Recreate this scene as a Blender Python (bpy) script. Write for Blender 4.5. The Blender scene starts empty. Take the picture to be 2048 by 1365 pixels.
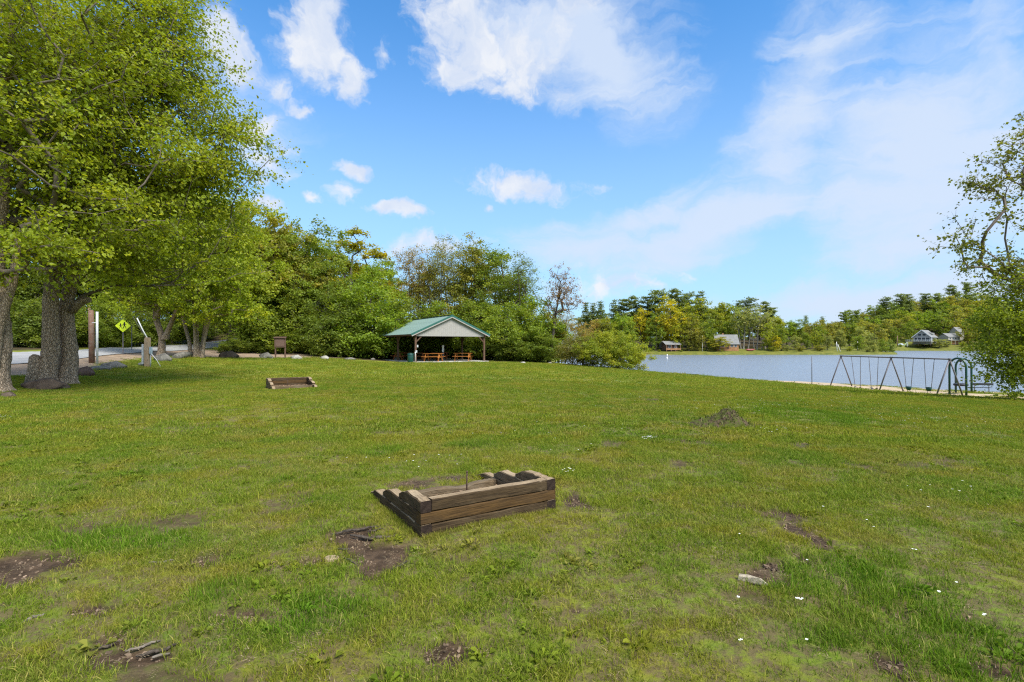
import bpy, bmesh, math, random
import numpy as np
from mathutils import Vector, Matrix, noise as mnoise

random.seed(7)
RNG = np.random.default_rng(7)
scene = bpy.context.scene
C = scene.collection
R = math.radians

# ------------------------------------------------------------------ camera
CAM_H, F, HX, HY = 1.6, 1024.0, 1024.0, 690.0
cam_d = bpy.data.cameras.new('camera')
cam_d.lens = 18.0; cam_d.sensor_width = 36.0
cam_d.clip_start = 0.05; cam_d.clip_end = 5000
cam = bpy.data.objects.new('camera', cam_d); C.objects.link(cam)
cam.location = (0, 0, CAM_H)
cam.rotation_euler = (R(90) + math.atan(7.5 / 1024), 0, 0)
scene.camera = cam

# ------------------------------------------------------------------ light
SUN_EL, SUN_AZ = 52.0, 140.0      # azimuth clockwise from +Y (the view direction); sun to the right and a little behind
sun_d = bpy.data.lights.new('sun', 'SUN'); sun_d.energy = 3.3; sun_d.angle = R(28); sun_d.color = (1.0, 0.95, 0.86)
sun = bpy.data.objects.new('sun', sun_d); C.objects.link(sun)
sv = Vector((math.sin(R(SUN_AZ)) * math.cos(R(SUN_EL)), math.cos(R(SUN_AZ)) * math.cos(R(SUN_EL)), math.sin(R(SUN_EL))))
sun.rotation_euler = sv.to_track_quat('Z', 'Y').to_euler()
sun.location = (30, -20, 60)
scene.view_settings.view_transform = 'Standard'
scene.view_settings.look = 'None'
scene.view_settings.exposure = 1.05
scene.view_settings.gamma = 1.0
scene.view_settings.use_curve_mapping = False
scene.cycles.max_bounces = 9
scene.cycles.transparent_max_bounces = 8
scene.cycles.diffuse_bounces = 5
scene.cycles.transmission_bounces = 6
scene.cycles.use_denoising = False
scene.cycles.pixel_filter_type = 'BLACKMAN_HARRIS'; scene.cycles.filter_width = 1.2
scene.cycles.caustics_reflective = False
scene.cycles.caustics_refractive = False


# node helper -------------------------------------------------------
class NT:
    def __init__(s, nt): s.nt = nt; s.n = nt.nodes; s.l = nt.links
    def new(s, t, **kw):
        nd = s.n.new(t)
        for k, v in kw.items(): setattr(nd, k, v)
        return nd
    def put(s, sock, v):
        if isinstance(v, bpy.types.NodeSocket): s.l.new(v, sock)
        elif v is not None: sock.default_value = v
    def math(s, op, a, b=None, c=None, clamp=False):
        nd = s.new('ShaderNodeMath', operation=op, use_clamp=clamp)
        s.put(nd.inputs[0], a); s.put(nd.inputs[1], b); s.put(nd.inputs[2], c)
        return nd.outputs[0]
    def vmath(s, op, a, b=None, out=0):
        nd = s.new('ShaderNodeVectorMath', operation=op)
        s.put(nd.inputs[0], a); s.put(nd.inputs[1], b)
        return nd.outputs[out]
    def mix(s, f, a, b, blend='MIX'):
        nd = s.new('ShaderNodeMix', data_type='RGBA', blend_type=blend)
        s.put(nd.inputs['Factor'], f)
        s.put(nd.inputs[6], a if isinstance(a, bpy.types.NodeSocket) else (*a, 1))
        s.put(nd.inputs[7], b if isinstance(b, bpy.types.NodeSocket) else (*b, 1))
        return nd.outputs[2]
    def ss(s, v, a, b, lo=0.0, hi=1.0):
        nd = s.new('ShaderNodeMapRange', interpolation_type='SMOOTHSTEP')
        s.put(nd.inputs[0], v); s.put(nd.inputs[1], a); s.put(nd.inputs[2], b); s.put(nd.inputs[3], lo); s.put(nd.inputs[4], hi)
        return nd.outputs[0]
    def noise(s, vec, scale, detail=4, rough=0.55, dist=0.0, out='Fac'):
        nd = s.new('ShaderNodeTexNoise'); s.put(nd.inputs['Vector'], vec)
        nd.inputs['Scale'].default_value = scale; nd.inputs['Detail'].default_value = detail
        nd.inputs['Roughness'].default_value = rough; nd.inputs['Distortion'].default_value = dist
        return nd.outputs[out]
    def mapping(s, vec, loc=(0, 0, 0), rot=(0, 0, 0), sc=(1, 1, 1), typ='POINT'):
        nd = s.new('ShaderNodeMapping', vector_type=typ); s.put(nd.inputs[0], vec)
        nd.inputs[1].default_value = loc; nd.inputs[2].default_value = rot; nd.inputs[3].default_value = sc
        return nd.outputs[0]
    def ramp(s, f, stops):
        nd = s.new('ShaderNodeValToRGB'); s.put(nd.inputs[0], f)
        e = nd.color_ramp.elements
        while len(e) < len(stops): e.new(0.5)
        for k, (p, c) in enumerate(stops): e[k].position = p; e[k].color = (*c, 1)
        return nd.outputs[0]
    def attr(s, name, typ='GEOMETRY', out='Fac'):
        nd = s.new('ShaderNodeAttribute'); nd.attribute_name = name; nd.attribute_type = typ
        return nd.outputs[out]


# ------------------------------------------------------------------ world: Nishita sky with clouds placed by direction
SKY_STRENGTH = 0.12
world = bpy.data.worlds.new('World'); scene.world = world; world.use_nodes = True
def build_world():
    W = NT(world.node_tree)
    for nd in list(W.n): W.n.remove(nd)
    out = W.new('ShaderNodeOutputWorld'); bg = W.new('ShaderNodeBackground'); bg.inputs['Strength'].default_value = SKY_STRENGTH
    W.l.new(bg.outputs[0], out.inputs[0])
    sky = W.new('ShaderNodeTexSky', sky_type='NISHITA'); sky.sun_disc = False
    sky.sun_elevation = R(SUN_EL); sky.sun_rotation = R(SUN_AZ); sky.air_density = 1.0; sky.dust_density = 0.6; sky.ozone_density = 2.0
    tc = W.new('ShaderNodeTexCoord').outputs['Generated']
    sep = W.new('ShaderNodeSeparateXYZ'); W.l.new(tc, sep.inputs[0])
    az = W.math('ARCTAN2', sep.outputs[0], sep.outputs[1])
    el = W.math('ARCSINE', sep.outputs[2])
    ae = W.new('ShaderNodeCombineXYZ'); W.l.new(az, ae.inputs[0]); W.l.new(el, ae.inputs[1]); ae = ae.outputs[0]
    ae0 = ae
    wv = W.new('ShaderNodeVectorMath', operation='MULTIPLY_ADD'); W.l.new(W.noise(ae, 6.0, 5, .62, out='Color'), wv.inputs[0]); wv.inputs[1].default_value = (.16, .12, 0); wv.inputs[2].default_value = (-.08, -.06, 0)
    ae = W.vmath('ADD', ae, wv.outputs[0])
    base = W.mix(1.0, sky.outputs[0], (0.40, 0.83, 1.10), 'MULTIPLY')
    K = 0.483 / SKY_STRENGTH
    # paler towards the horizon
    base = W.mix(W.ss(el, 0.0, 0.62, 0.72, 0.0), base, (0.56 * K, 0.74 * K, 0.96 * K))
    def A(px, py):
        x, z = (px - HX) / F, (HY - py) / F
        return math.atan2(x, 1), math.atan2(z, math.hypot(1, x))
    def blob(px, py, rx, ry, rot=0.0, amp=1.0):
        a, e = A(px, py); ca = math.cos(a)
        m = W.mapping(ae, (a, e, 0), (0, 0, R(rot)), (rx / F * ca * ca, ry / F * ca, 1), 'TEXTURE')
        l = W.vmath('LENGTH', m, out=1)
        return W.math('MULTIPLY', W.math('SUBTRACT', 1.0, l, clamp=True), amp)
    def field(items):
        f = None
        for it in items:
            b = blob(*it); f = b if f is None else W.math('MAXIMUM', f, b)
        return f
    n1 = W.noise(W.mapping(ae, sc=(1, 1.35, 1)), 7.5, 9, 0.6, 0.35)
    n2 = W.noise(ae, 26.0, 6, 0.62, 0.2)
    nn = W.math('ADD', W.math('MULTIPLY', n1, 0.72), W.math('MULTIPLY', n2, 0.28))
    nc = W.math('SUBTRACT', nn, 0.5)
    cum = [(632, 55, 105, 118, 8, 1.5), (697, 145, 66, 66, 30, 1.5), (706, 340, 44, 28, 0, 1.4), (782, 425, 74, 26, 0, 1.4), (985, 80, 225, 108, -25, 1.35), (912, 130, 110, 62, -10),
           (776, 92, 34, 34), (450, 105, 110, 62, -42, 1.4), (520, 250, 60, 74, -30, 1.2), (545, 330, 95, 75, -20), (1050, 372, 165, 36, -6), (605, 205, 40, 24, -20),
           (702, 392, 40, 32), (537, 382, 30, 16), (648, 410, 28, 18), (550, 168, 40, 34), (860, 498, 150, 40), (1215, 572, 190, 44, 0), (972, 408, 20, 20),
           (580, 292, 60, 45), (1165, 5, 80, 30, 0, .8), (540, 420, 70, 24), (1150, 540, 110, 32, 0, .8)]
    fc = field(cum)
    # unseen clouds outside the view, cover thickened to add neutral fill light
    gen = W.ss(W.noise(W.mapping(tc, sc=(1, 1, 1.6)), 2.3, 7, 0.58, 0.2), 0.42, 0.60)
    inview = W.math('MULTIPLY', W.ss(W.math('ABSOLUTE', az), 0.85, 1.1, 1.0, 0.0), W.ss(el, 0.62, 0.85, 1.0, 0.0))
    gen = W.math('MULTIPLY', gen, W.math('SUBTRACT', 1.0, inview))
    dc = W.ss(W.math('ADD', fc, W.math('MULTIPLY', nc, 3.6)), 0.16, 0.92)
    dc = W.math('MULTIPLY', dc, W.ss(fc, 0.0, 0.16))
    dc = W.math('MAXIMUM', dc, gen)
    # thin veils
    veil = [(1210, 95, 250, 150, -25, 1.0), (1090, 60, 240, 130, -18, .8), (1600, 255, 330, 150, 62, 0.85), (1430, 450, 400, 95, 20, 1.0), (1850, 330, 440, 330, 0, 1.05),
            (1220, 500, 320, 80, 0, 0.8), (1650, 80, 220, 150, 70, 0.6), (1830, 500, 330, 60, 4, .9), (1300, 440, 240, 70, 24, .9), (1700, 600, 500, 70, 0, 1.0), (1990, 120, 240, 160, 0, .7), (480, 180, 260, 170, -40, .35)]
    fv = field(veil)
    nv = W.noise(W.mapping(ae, rot=(0, 0, R(-24)), sc=(1, 3.6, 1)), 4.2, 8, 0.6, 0.5)
    dv = W.ss(W.math('ADD', fv, W.math('MULTIPLY', W.math('SUBTRACT', nv, 0.5), 1.5)), 0.02, 0.86, 0.0, 0.88)
    dv = W.math('MULTIPLY', dv, W.ss(fv, 0.0, 0.25))
    col = W.mix(dv, base, (0.70 * K, 0.805 * K, 0.975 * K))
    shade = W.ss(W.noise(ae, 13.0, 5, 0.6), 0.35, 0.7)
    ccol = W.mix(shade, (0.70 * K, 0.78 * K, 0.93 * K), (0.91 * K, 0.93 * K, 0.97 * K))
    col = W.mix(W.math('MULTIPLY', dc, 0.93), col, ccol)
    col = W.mix(W.ss(el, -0.02, -0.1), col, (0.08 * K, 0.10 * K, 0.05 * K))
    W.l.new(col, bg.inputs[0])
build_world()
world.cycles.sampling_method = 'MANUAL'; world.cycles.sample_map_resolution = 512


# ------------------------------------------------------------------ numpy noise
def _hash(ix, iy, s):
    h = (ix.astype(np.int64) * 374761393 + iy.astype(np.int64) * 668265263 + s * 2147483647) & 0xffffffff
    h = ((h ^ (h >> 13)) * 1274126177) & 0xffffffff
    return ((h ^ (h >> 16)) & 0xffff) / 65535.0
def vnoise(x, y, s=0):
    ix, iy = np.floor(x), np.floor(y); fx, fy = x - ix, y - iy
    ix = ix.astype(np.int64); iy = iy.astype(np.int64)
    fx = fx * fx * (3 - 2 * fx); fy = fy * fy * (3 - 2 * fy)
    a, b, c, d = _hash(ix, iy, s), _hash(ix + 1, iy, s), _hash(ix, iy + 1, s), _hash(ix + 1, iy + 1, s)
    return (a + (b - a) * fx) * (1 - fy) + (c + (d - c) * fx) * fy
def fbm(x, y, s=0, o=4):
    t, a, n = 0, .5, 0
    for k in range(o):
        t = t + a * vnoise(x * 2 ** k + 17 * k, y * 2 ** k - 9 * k, s + k); n += a; a *= .5
    return t / n
def sst(v, a, b):
    t = np.clip((v - a) / (b - a), 0, 1); return t * t * (3 - 2 * t)

# ------------------------------------------------------------------ terrain
def ctl(px, py, Y): return ((px - HX) / F * Y, Y, CAM_H - (py - HY) / F * Y)
ctrl = [(0, 2, 0), (-4, 4, 0), (4, 4, 0), (0, 8, 0), (-6, 9, 0), (6, 8.5, -.03), (-0.7, 5, 0), (0, 5, 0), (3, 11, -.05), (-7.7, 18, .02), (-8, 13, .0),
        ctl(15, 787, 17), ctl(135, 768, 21), ctl(-120, 760, 19), ctl(218, 735, 30), ctl(185, 726, 31), ctl(295, 733, 31), ctl(243, 709, 39), ctl(246, 697, 46),
        ctl(40, 729, 28), ctl(40, 706, 34), ctl(40, 694, 44), ctl(150, 752, 24.5), ctl(320, 715, 40), ctl(392, 715, 40), ctl(450, 714, 48), ctl(440, 696, 60), ctl(440, 681, 67), ctl(330, 703, 50), ctl(330, 690, 56),
        ctl(560, 717, 47), ctl(648, 717.5, 50), ctl(745, 719, 54), (-8.86, 47, -.06), (-2.76, 50.5, -.06), (-14, 56, -.05), (-8, 60, 0.0), (-6.5, 40, -.05), (-3, 30, -.02), (0, 20, 0), (-5, 26, 0),
        ctl(1140, 732, 50), ctl(1300, 745, 47), ctl(1400, 752, 46.5), ctl(1600, 768, 42.3), ctl(1760, 781, 38.5), ctl(1900, 792, 34.5), ctl(1990, 800, 29), ctl(2040, 800, 25),
        (10, 20, -.42), (4.5, 11, -.08), (15, 32, -1.05), (20, 20, -.85), (12, 12, -.35), (5, 35, -.25), (5, 45, -.42), (0, 60, -.1), (40, 22, -1.9), (60, 10, -2.0), (30, 5, -.8), (30, -15, -.8),
        (-30, -15, .1), (0, -15, 0), (-60, 0, 1.6), (-60, 40, 2.6), (-60, 80, 5), (-20, 85, 3), (-32, 62, 2.2), (15, 60, -1.2), (10, 85, -1)]
ctrl = np.array(ctrl, float)
def _tps_fit(P):
    n = len(P); d = np.hypot(P[:, None, 0] - P[None, :, 0], P[:, None, 1] - P[None, :, 1])
    Kk = np.where(d > 0, d * d * np.log(np.maximum(d, 1e-9)), 0) + np.eye(n) * 6.0
    Q = np.c_[np.ones(n), P[:, :2]]
    M = np.block([[Kk, Q], [Q.T, np.zeros((3, 3))]])
    return np.linalg.solve(M, np.r_[P[:, 2], np.zeros(3)])
_w = _tps_fit(ctrl)
def tps(x, y):
    z = _w[-3] + _w[-2] * x + _w[-1] * y
    for k in range(len(ctrl)):
        d2 = (x - ctrl[k, 0]) ** 2 + (y - ctrl[k, 1]) ** 2
        z = z + _w[k] * 0.5 * d2 * np.log(np.maximum(d2, 1e-9))
    return z
def sdf(poly, x, y):
    """signed distance, positive inside"""
    x = np.asarray(x, float); y = np.asarray(y, float)
    best = np.full(x.shape, 1e9); inside = np.zeros(x.shape, bool)
    n = len(poly)
    for k in range(n):
        ax, ay = poly[k]; bx, by = poly[(k + 1) % n]
        ex, ey = bx - ax, by - ay
        t = np.clip(((x - ax) * ex + (y - ay) * ey) / (ex * ex + ey * ey), 0, 1)
        best = np.minimum(best, np.hypot(x - ax - t * ex, y - ay - t * ey))
        cond = ((ay > y) != (by > y)) & (x < (bx - ax) * (y - ay) / ((by - ay) if by != ay else 1e-9) + ax)
        inside ^= cond
    return np.where(inside, best, -best)
WATER_Z = -2.3
LAKE = [(6.2, 75), (9, 67), (16.7, 62), (24, 59), (30.8, 54.7), (35, 49), (37.8, 43.9), (44, 39), (60, 35), (120, 30), (300, 40), (520, 120), (560, 280), (420, 322), (314, 333), (280, 338), (240, 330),
        (205, 290), (170, 240), (150, 226), (158, 212), (154, 204), (130, 199), (105, 201), (80, 198), (60, 199), (42, 203), (30, 200), (22, 185), (15, 150), (9, 110)]
BEACH = [(1, 80), (2, 66), (6, 55), (11, 50.5), (16.8, 47.2), (23.6, 42.8), (26.6, 38.8), (28.6, 34.9), (30.5, 32), (34, 30.5), (45, 28), (120, 24), (120, 130), (1, 130)]
def hills(x, y):
    h = 30 * np.exp(-(((x - 400) / 150) ** 2 + ((y - 480) / 95) ** 2))
    h = h + 4 * np.exp(-(((x - 260) / 90) ** 2 + ((y - 440) / 70) ** 2)) + 6 * np.exp(-(((x - 90) / 110) ** 2 + ((y - 300) / 70) ** 2))
    return h
def height(x, y):
    x = np.asarray(x, float); y = np.asarray(y, float)
    near = tps(np.clip(x, -75, 75), np.clip(y, -20, 85))
    near = near + 0.05 * (fbm(x * .5, y * .5, 3, 3) - .5) + 0.035 * (fbm(x * 3.1, y * 3.1, 9, 3) - .5)
    dl = -sdf(LAKE, x, y)
    db = sdf(BEACH, x, y)
    beach = WATER_Z + 0.05 * np.clip(dl, 0, 14) + .02 * (fbm(x, y, 5, 3) - .5)
    near = near * (1 - sst(db, 0, 3.5)) + beach * sst(db, 0, 3.5)
    far = WATER_Z + 0.15 + 1.1 * sst(dl, 0, 25) + .8 * sst(dl, 8, 60) + hills(x, y)
    f = sst(y, 90, 120)
    land = near * (1 - f) + far * f
    land = np.maximum(land, WATER_Z + 0.03 + 0.0 * x)
    bed = WATER_Z - 0.08 - 0.1 * np.clip(-dl, 0, 15)
    t = sst(-dl, -0.6, 0.6)
    return land * (1 - t) + bed * t
def hz(x, y): return float(height(np.array([x]), np.array([y]))[0])
_tt = np.geomspace(2.0, 420, 1600)
def G(px, py):
    """point where the ray through this place of the view meets the ground"""
    dx, dz = (px - HX) / F, -(py - HY) / F
    h = height(dx * _tt, _tt) - (CAM_H + dz * _tt)
    k = int(np.argmax(h > 0)) if (h > 0).any() else len(_tt) - 1
    a, b = _tt[max(k - 1, 0)], _tt[k]
    for _ in range(14):
        m = (a + b) / 2
        if hz(dx * m, m) > CAM_H + dz * m: b = m
        else: a = m
    return Vector((dx * b, b, hz(dx * b, b)))
def at(px, Y): return ((px - HX) / F * Y, Y)
def zat(py, Y): return CAM_H - (py - HY) / F * Y

# bare earth, long grass -------------------------------------------------
_soil = [(752, 1112, 78, 44), (715, 1068, 66, 26), (640, 1120, 40, 14), (1152, 1001, 46, 20), (830, 962, 75, 14), (900, 955, 40, 9), (1565, 1026, 62, 28), (1600, 1062, 38, 40), (1595, 1105, 22, 34), (1548, 1130, 30, 16), (1512, 1152, 62, 22),
         (60, 1128, 105, 34), (30, 1160, 80, 24), (120, 1105, 60, 16), (190, 1215, 60, 14), (290, 1305, 130, 34), (240, 1275, 60, 18), (890, 1303, 60, 34), (1440, 853, 64, 7), (1500, 850, 40, 5),
         (1775, 1318, 50, 42), (1790, 1225, 40, 10), (1960, 1332, 150, 32), (1900, 1232, 60, 16), (400, 1120, 50, 12), (600, 1010, 45, 8), (1400, 890, 60, 4), (1960, 1250, 60, 14), (480, 1230, 90, 18), (1700, 1180, 30, 10), (1310, 800, 50, 2), (1150, 1215, 30, 8),
         (1120, 1250, 60, 10), (930, 1210, 30, 8), (610, 1190, 40, 7), (1460, 1010, 40, 6)]
SOIL = []
for (px, py, rx, ry) in _soil:
    g = G(px, py); SOIL.append((g.x, g.y, rx * g.y / F, ry * g.y * g.y / (1.62 * F) if g.y < 12 else 0.5))
def soil_mask(x, y):
    s = np.zeros(np.shape(x)) - 1
    for (cx, cy, rx, ry) in SOIL:
        s = np.maximum(s, 1 - np.hypot((x - cx) / rx, (y - cy) / ry))
    n = fbm(x * 3.2, y * 3.2, 21, 4) - .5
    m = sst(s + n * 1.5, 0.18, 0.5)
    wear = sst(fbm(x * 1.3, y * 1.3, 40, 5), .66, .78) * .7 * sst(y, 14, 8)
    return np.maximum(m, wear)
LUSH = [(1760, 1190, 300, 120), (1900, 1300, 320, 110), (1620, 1290, 200, 70), (640, 1230, 110, 60), (260, 1080, 260, 40), (1620, 830, 150, 30), (780, 905, 60, 14), (950, 890, 80, 10), (560, 962, 22, 7), (450, 1180, 80, 30)]
LU = []
for (px, py, rx, ry) in LUSH:
    g = G(px, py); LU.append((g.x, g.y, rx * g.y / F, ry * g.y * g.y / (1.62 * F)))
def lush_mask(x, y):
    s = np.zeros(np.shape(x)) - 1
    for (cx, cy, rx, ry) in LU: s = np.maximum(s, 1 - np.hypot((x - cx) / rx, (y - cy) / ry))
    return sst(s + 1.1 * (fbm(x * 1.2, y * 1.2, 61, 4) - .5), -.05, .6)
def gpoly(pts): return [tuple(G(px, py)[:2]) for px, py in pts]
DIRT = gpoly([(-300, 752), (60, 752), (130, 745), (215, 727), (300, 716.5), (372, 713), (440, 716.5), (520, 717), (600, 716), (690, 716.5), (690, 712), (600, 708), (500, 703), (400, 698.5), (330, 697), (246, 702), (150, 716), (60, 724), (-300, 740)])
RN = gpoly([(-420, 742), (-200, 736), (40, 729), (150, 720.5), (246, 708.5), (330, 703), (395, 699), (440, 695.5)]); RF = gpoly([(-420, 712), (-200, 709), (40, 706), (150, 702), (246, 696.5), (330, 691.5), (395, 686.5), (440, 682.5)])
RN += [(RN[-1][0] + 1.5, RN[-1][1] + 12)]; RF += [(RF[-1][0] + 1, RF[-1][1] + 12)]
print('road', [tuple(round(v, 1) for v in p) for p in RN], [tuple(round(v, 1) for v in p) for p in RF])
ROADL = [((a[0] + b[0]) / 2, (a[1] + b[1]) / 2) for a, b in zip(RN, RF)]

def mask_all(x, y):
    soil = soil_mask(x, y)
    n = fbm(x * .7, y * .7, 77, 4) - .5
    sand = sst(sdf(BEACH, x, y) + n * 1.6, .2, .7) * sst(y, 118, 105)
    sand = sand * (1 - .85 * sst(fbm(x * .55, y * .8, 81, 4), .5, .62) * sst(x, 30.2, 32) * sst(y, 60, 44))
    dirt = sst(sdf(DIRT, x, y) + n * 1.2, -.2, .4)
    return soil, sand, dirt

# ------------------------------------------------------------------ object helpers
def tag(o, label=None, cat=None, group=None, kind=None):
    if label: o['label'] = label
    if cat: o['category'] = cat
    if group: o['group'] = group
    if kind: o['kind'] = kind
    return o
def thing(name, label, cat, loc=(0, 0, 0), rz=0.0, group=None, sc=1.0):
    o = bpy.data.objects.new(name, None); C.objects.link(o)
    o.empty_display_size = .3
    o.location = loc; o.rotation_euler = (0, 0, rz); o.scale = (sc, sc, sc) if not hasattr(sc, '__len__') else sc
    return tag(o, label, cat, group)
def npmesh(name, V, Fc, mat, smooth=False, attrs=None):
    V = np.asarray(V, np.float32).reshape(-1, 3); Fc = np.asarray(Fc, np.int32)
    me = bpy.data.meshes.new(name); n, k = Fc.shape
    me.vertices.add(len(V)); me.vertices.foreach_set('co', V.ravel())
    me.loops.add(n * k); me.loops.foreach_set('vertex_index', Fc.ravel())
    me.polygons.add(n); me.polygons.foreach_set('loop_start', np.arange(n, dtype=np.int32) * k)
    try: me.polygons.foreach_set('loop_total', np.full(n, k, np.int32))
    except Exception: pass
    me.polygons.foreach_set('use_smooth', np.full(n, smooth))
    for an, (dom, arr) in (attrs or {}).items():
        a = me.attributes.new(an, 'FLOAT', dom); a.data.foreach_set('value', np.asarray(arr, np.float32))
    me.update(calc_edges=True)
    if mat: me.materials.append(mat)
    return me
def link(name, me, parent=None, loc=None, rz=None):
    o = bpy.data.objects.new(name, me); C.objects.link(o)
    if parent is not None: o.parent = parent
    if loc is not None: o.location = loc
    if rz is not None: o.rotation_euler = (0, 0, rz)
    return o
class MB:
    """collects shapes into one mesh"""
    def __init__(s): s.v = []; s.f = []; s.sm = []
    def add(s, vs, fs, smooth=False):
        b = len(s.v); s.v += [tuple(v) for v in vs]; s.f += [tuple(i + b for i in f) for f in fs]; s.sm += [smooth] * len(fs); return s
    def box(s, cx, cy, cz, sx, sy, sz, rz=0.0, rx=0.0, ry=0.0, c=0.0):
        m = Matrix.Translation((cx, cy, cz)) @ Matrix.Rotation(rz, 4, 'Z') @ Matrix.Rotation(ry, 4, 'Y') @ Matrix.Rotation(rx, 4, 'X')
        hx, hy, hz_ = sx / 2, sy / 2, sz / 2
        if c <= 0:
            vs = [m @ Vector((x, y, z)) for x in (-hx, hx) for y in (-hy, hy) for z in (-hz_, hz_)]
            return s.add(vs, [(0, 1, 3, 2), (4, 6, 7, 5), (0, 4, 5, 1), (2, 3, 7, 6), (0, 2, 6, 4), (1, 5, 7, 3)])
        bm = bmesh.new(); bmesh.ops.create_cube(bm, size=1)
        for v in bm.verts: v.co = Vector((v.co.x * sx, v.co.y * sy, v.co.z * sz))
        bmesh.ops.bevel(bm, geom=list(bm.edges), offset=c, segments=1, affect='EDGES')
        bm.verts.index_update()
        s.add([m @ v.co for v in bm.verts], [[v.index for v in f.verts] for f in bm.faces]); bm.free(); return s
    def bar(s, p, q, w, h=None, c=0.0, up=Vector((0, 0, 1))):
        p, q = Vector(p), Vector(q); h = h or w; d = (q - p); L = d.length; d.normalize()
        if abs(d.dot(up)) > .99: up = Vector((0, 1, 0))
        x = d.cross(up).normalized(); z = x.cross(d)
        vs = []
        for pt in (p, q):
            for a, b in ((-1, -1), (1, -1), (1, 1), (-1, 1)): vs.append(pt + x * a * w / 2 + z * b * h / 2)
        return s.add(vs, [(3, 2, 1, 0), (4, 5, 6, 7), (0, 1, 5, 4), (1, 2, 6, 5), (2, 3, 7, 6), (3, 0, 4, 7)])
    def tube(s, pts, rad, n=8, cap=True):
        pts = [Vector(p) for p in pts]; rads = rad if hasattr(rad, '__len__') else [rad] * len(pts)
        vs, fs = [], []; ref = None
        for i, p in enumerate(pts):
            t = (pts[min(i + 1, len(pts) - 1)] - pts[max(i - 1, 0)]).normalized()
            if ref is None: ref = Vector((1, 0, 0)) if abs(t.x) < .9 else Vector((0, 1, 0))
            x = (ref - t * ref.dot(t)).normalized(); y = t.cross(x); ref = x
            for k in range(n):
                a = 2 * math.pi * k / n; vs.append(p + (x * math.cos(a) + y * math.sin(a)) * rads[i])
        for i in range(len(pts) - 1):
            for k in range(n): fs.append((i * n + k, i * n + (k + 1) % n, (i + 1) * n + (k + 1) % n, (i + 1) * n + k))
        s.add(vs, fs, True)
        if cap:
            b = len(s.v) - len(vs)
            s.f.append(tuple(b + k for k in reversed(range(n)))); s.sm.append(False)
            s.f.append(tuple(b + (len(pts) - 1) * n + k for k in range(n))); s.sm.append(False)
        return s
    def mesh(s, name, mat):
        me = bpy.data.meshes.new(name); me.from_pydata(s.v, [], s.f); me.polygons.foreach_set('use_smooth', s.sm); me.update()
        if mat: me.materials.append(mat)
        return me
    def build(s, name, mat, parent=None, loc=None, rz=None): return link(name, s.mesh(name, mat), parent, loc, rz)

# ------------------------------------------------------------------ materials
MATS = {}
def new_mat(name):
    m = bpy.data.materials.new(name); m.use_nodes = True
    T = NT(m.node_tree)
    for nd in list(T.n):
        if nd.type != 'OUTPUT_MATERIAL': T.n.remove(nd)
    out = next(nd for nd in T.n if nd.type == 'OUTPUT_MATERIAL')
    b = T.new('ShaderNodeBsdfPrincipled'); T.l.new(b.outputs[0], out.inputs[0])
    return m, T, b, out
def plain(name, col, rough=.6, spec=.35, var=.18, scale=6.0, bump=.0, metal=0.0, bscale=None, dark=None, coord='Object'):
    m, T, b, out = new_mat(name)
    co = T.new('ShaderNodeTexCoord').outputs[coord]
    n = T.noise(co, scale, 6, .6)
    c2 = dark or tuple(v * (1 - var) for v in col); c1 = tuple(min(1, v * (1 + var)) for v in col)
    c = T.mix(T.ss(n, .32, .68), c2, c1)
    T.l.new(c, b.inputs['Base Color'])
    b.inputs['Roughness'].default_value = rough; b.inputs['Specular IOR Level'].default_value = spec; b.inputs['Metallic'].default_value = metal
    if bump:
        bp = T.new('ShaderNodeBump'); bp.inputs['Strength'].default_value = bump; bp.inputs['Distance'].default_value = .02
        T.l.new(T.noise(co, bscale or scale * 4, 6, .65), bp.inputs['Height']); T.l.new(bp.outputs[0], b.inputs['Normal'])
    MATS[name] = m; return m
def wood(name, c1, c2, c3, grain=(1.2, 26, 26), rough=.75, bump=.5, end=None, wear=.5, patch=None, pcol=None):
    """long grain along local X"""
    m, T, b, out = new_mat(name)
    co = T.new('ShaderNodeTexCoord').outputs['Object']
    oi = T.new('ShaderNodeObjectInfo').outputs['Random']
    sh = T.vmath('ADD', co, T.vmath('MULTIPLY', T.new('ShaderNodeCombineXYZ').outputs[0], (0, 0, 0)))
    cx = T.new('ShaderNodeCombineXYZ'); T.l.new(T.math('MULTIPLY', oi, 37.0), cx.inputs[0]); T.l.new(T.math('MULTIPLY', oi, 13.0), cx.inputs[1])
    sh = T.vmath('ADD', co, cx.outputs[0])
    g = T.noise(T.mapping(sh, sc=grain), 3.0, 8, .68, .35)
    w = T.noise(T.mapping(sh, sc=(1, 2.5, 2.5)), 2.6, 5, .6, .4)
    col = T.mix(T.ss(g, .34, .66), c2, c1)
    col = T.mix(T.math('MULTIPLY', T.ss(w, .42, .7), wear), col, c3)
    col = T.mix(T.ss(T.noise(T.mapping(sh, sc=(1.0, 60, 60)), 2.2, 4, .7), .565, .63, 0, .8), col, tuple(v * .25 for v in c2))   # checks
    T.l.new(col, b.inputs['Base Color']); b.inputs['Roughness'].default_value = rough; b.inputs['Specular IOR Level'].default_value = .2
    bp = T.new('ShaderNodeBump'); bp.inputs['Strength'].default_value = bump; bp.inputs['Distance'].default_value = .012
    T.l.new(g, bp.inputs['Height']); T.l.new(bp.outputs[0], b.inputs['Normal'])
    MATS[name] = m; return m

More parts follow.
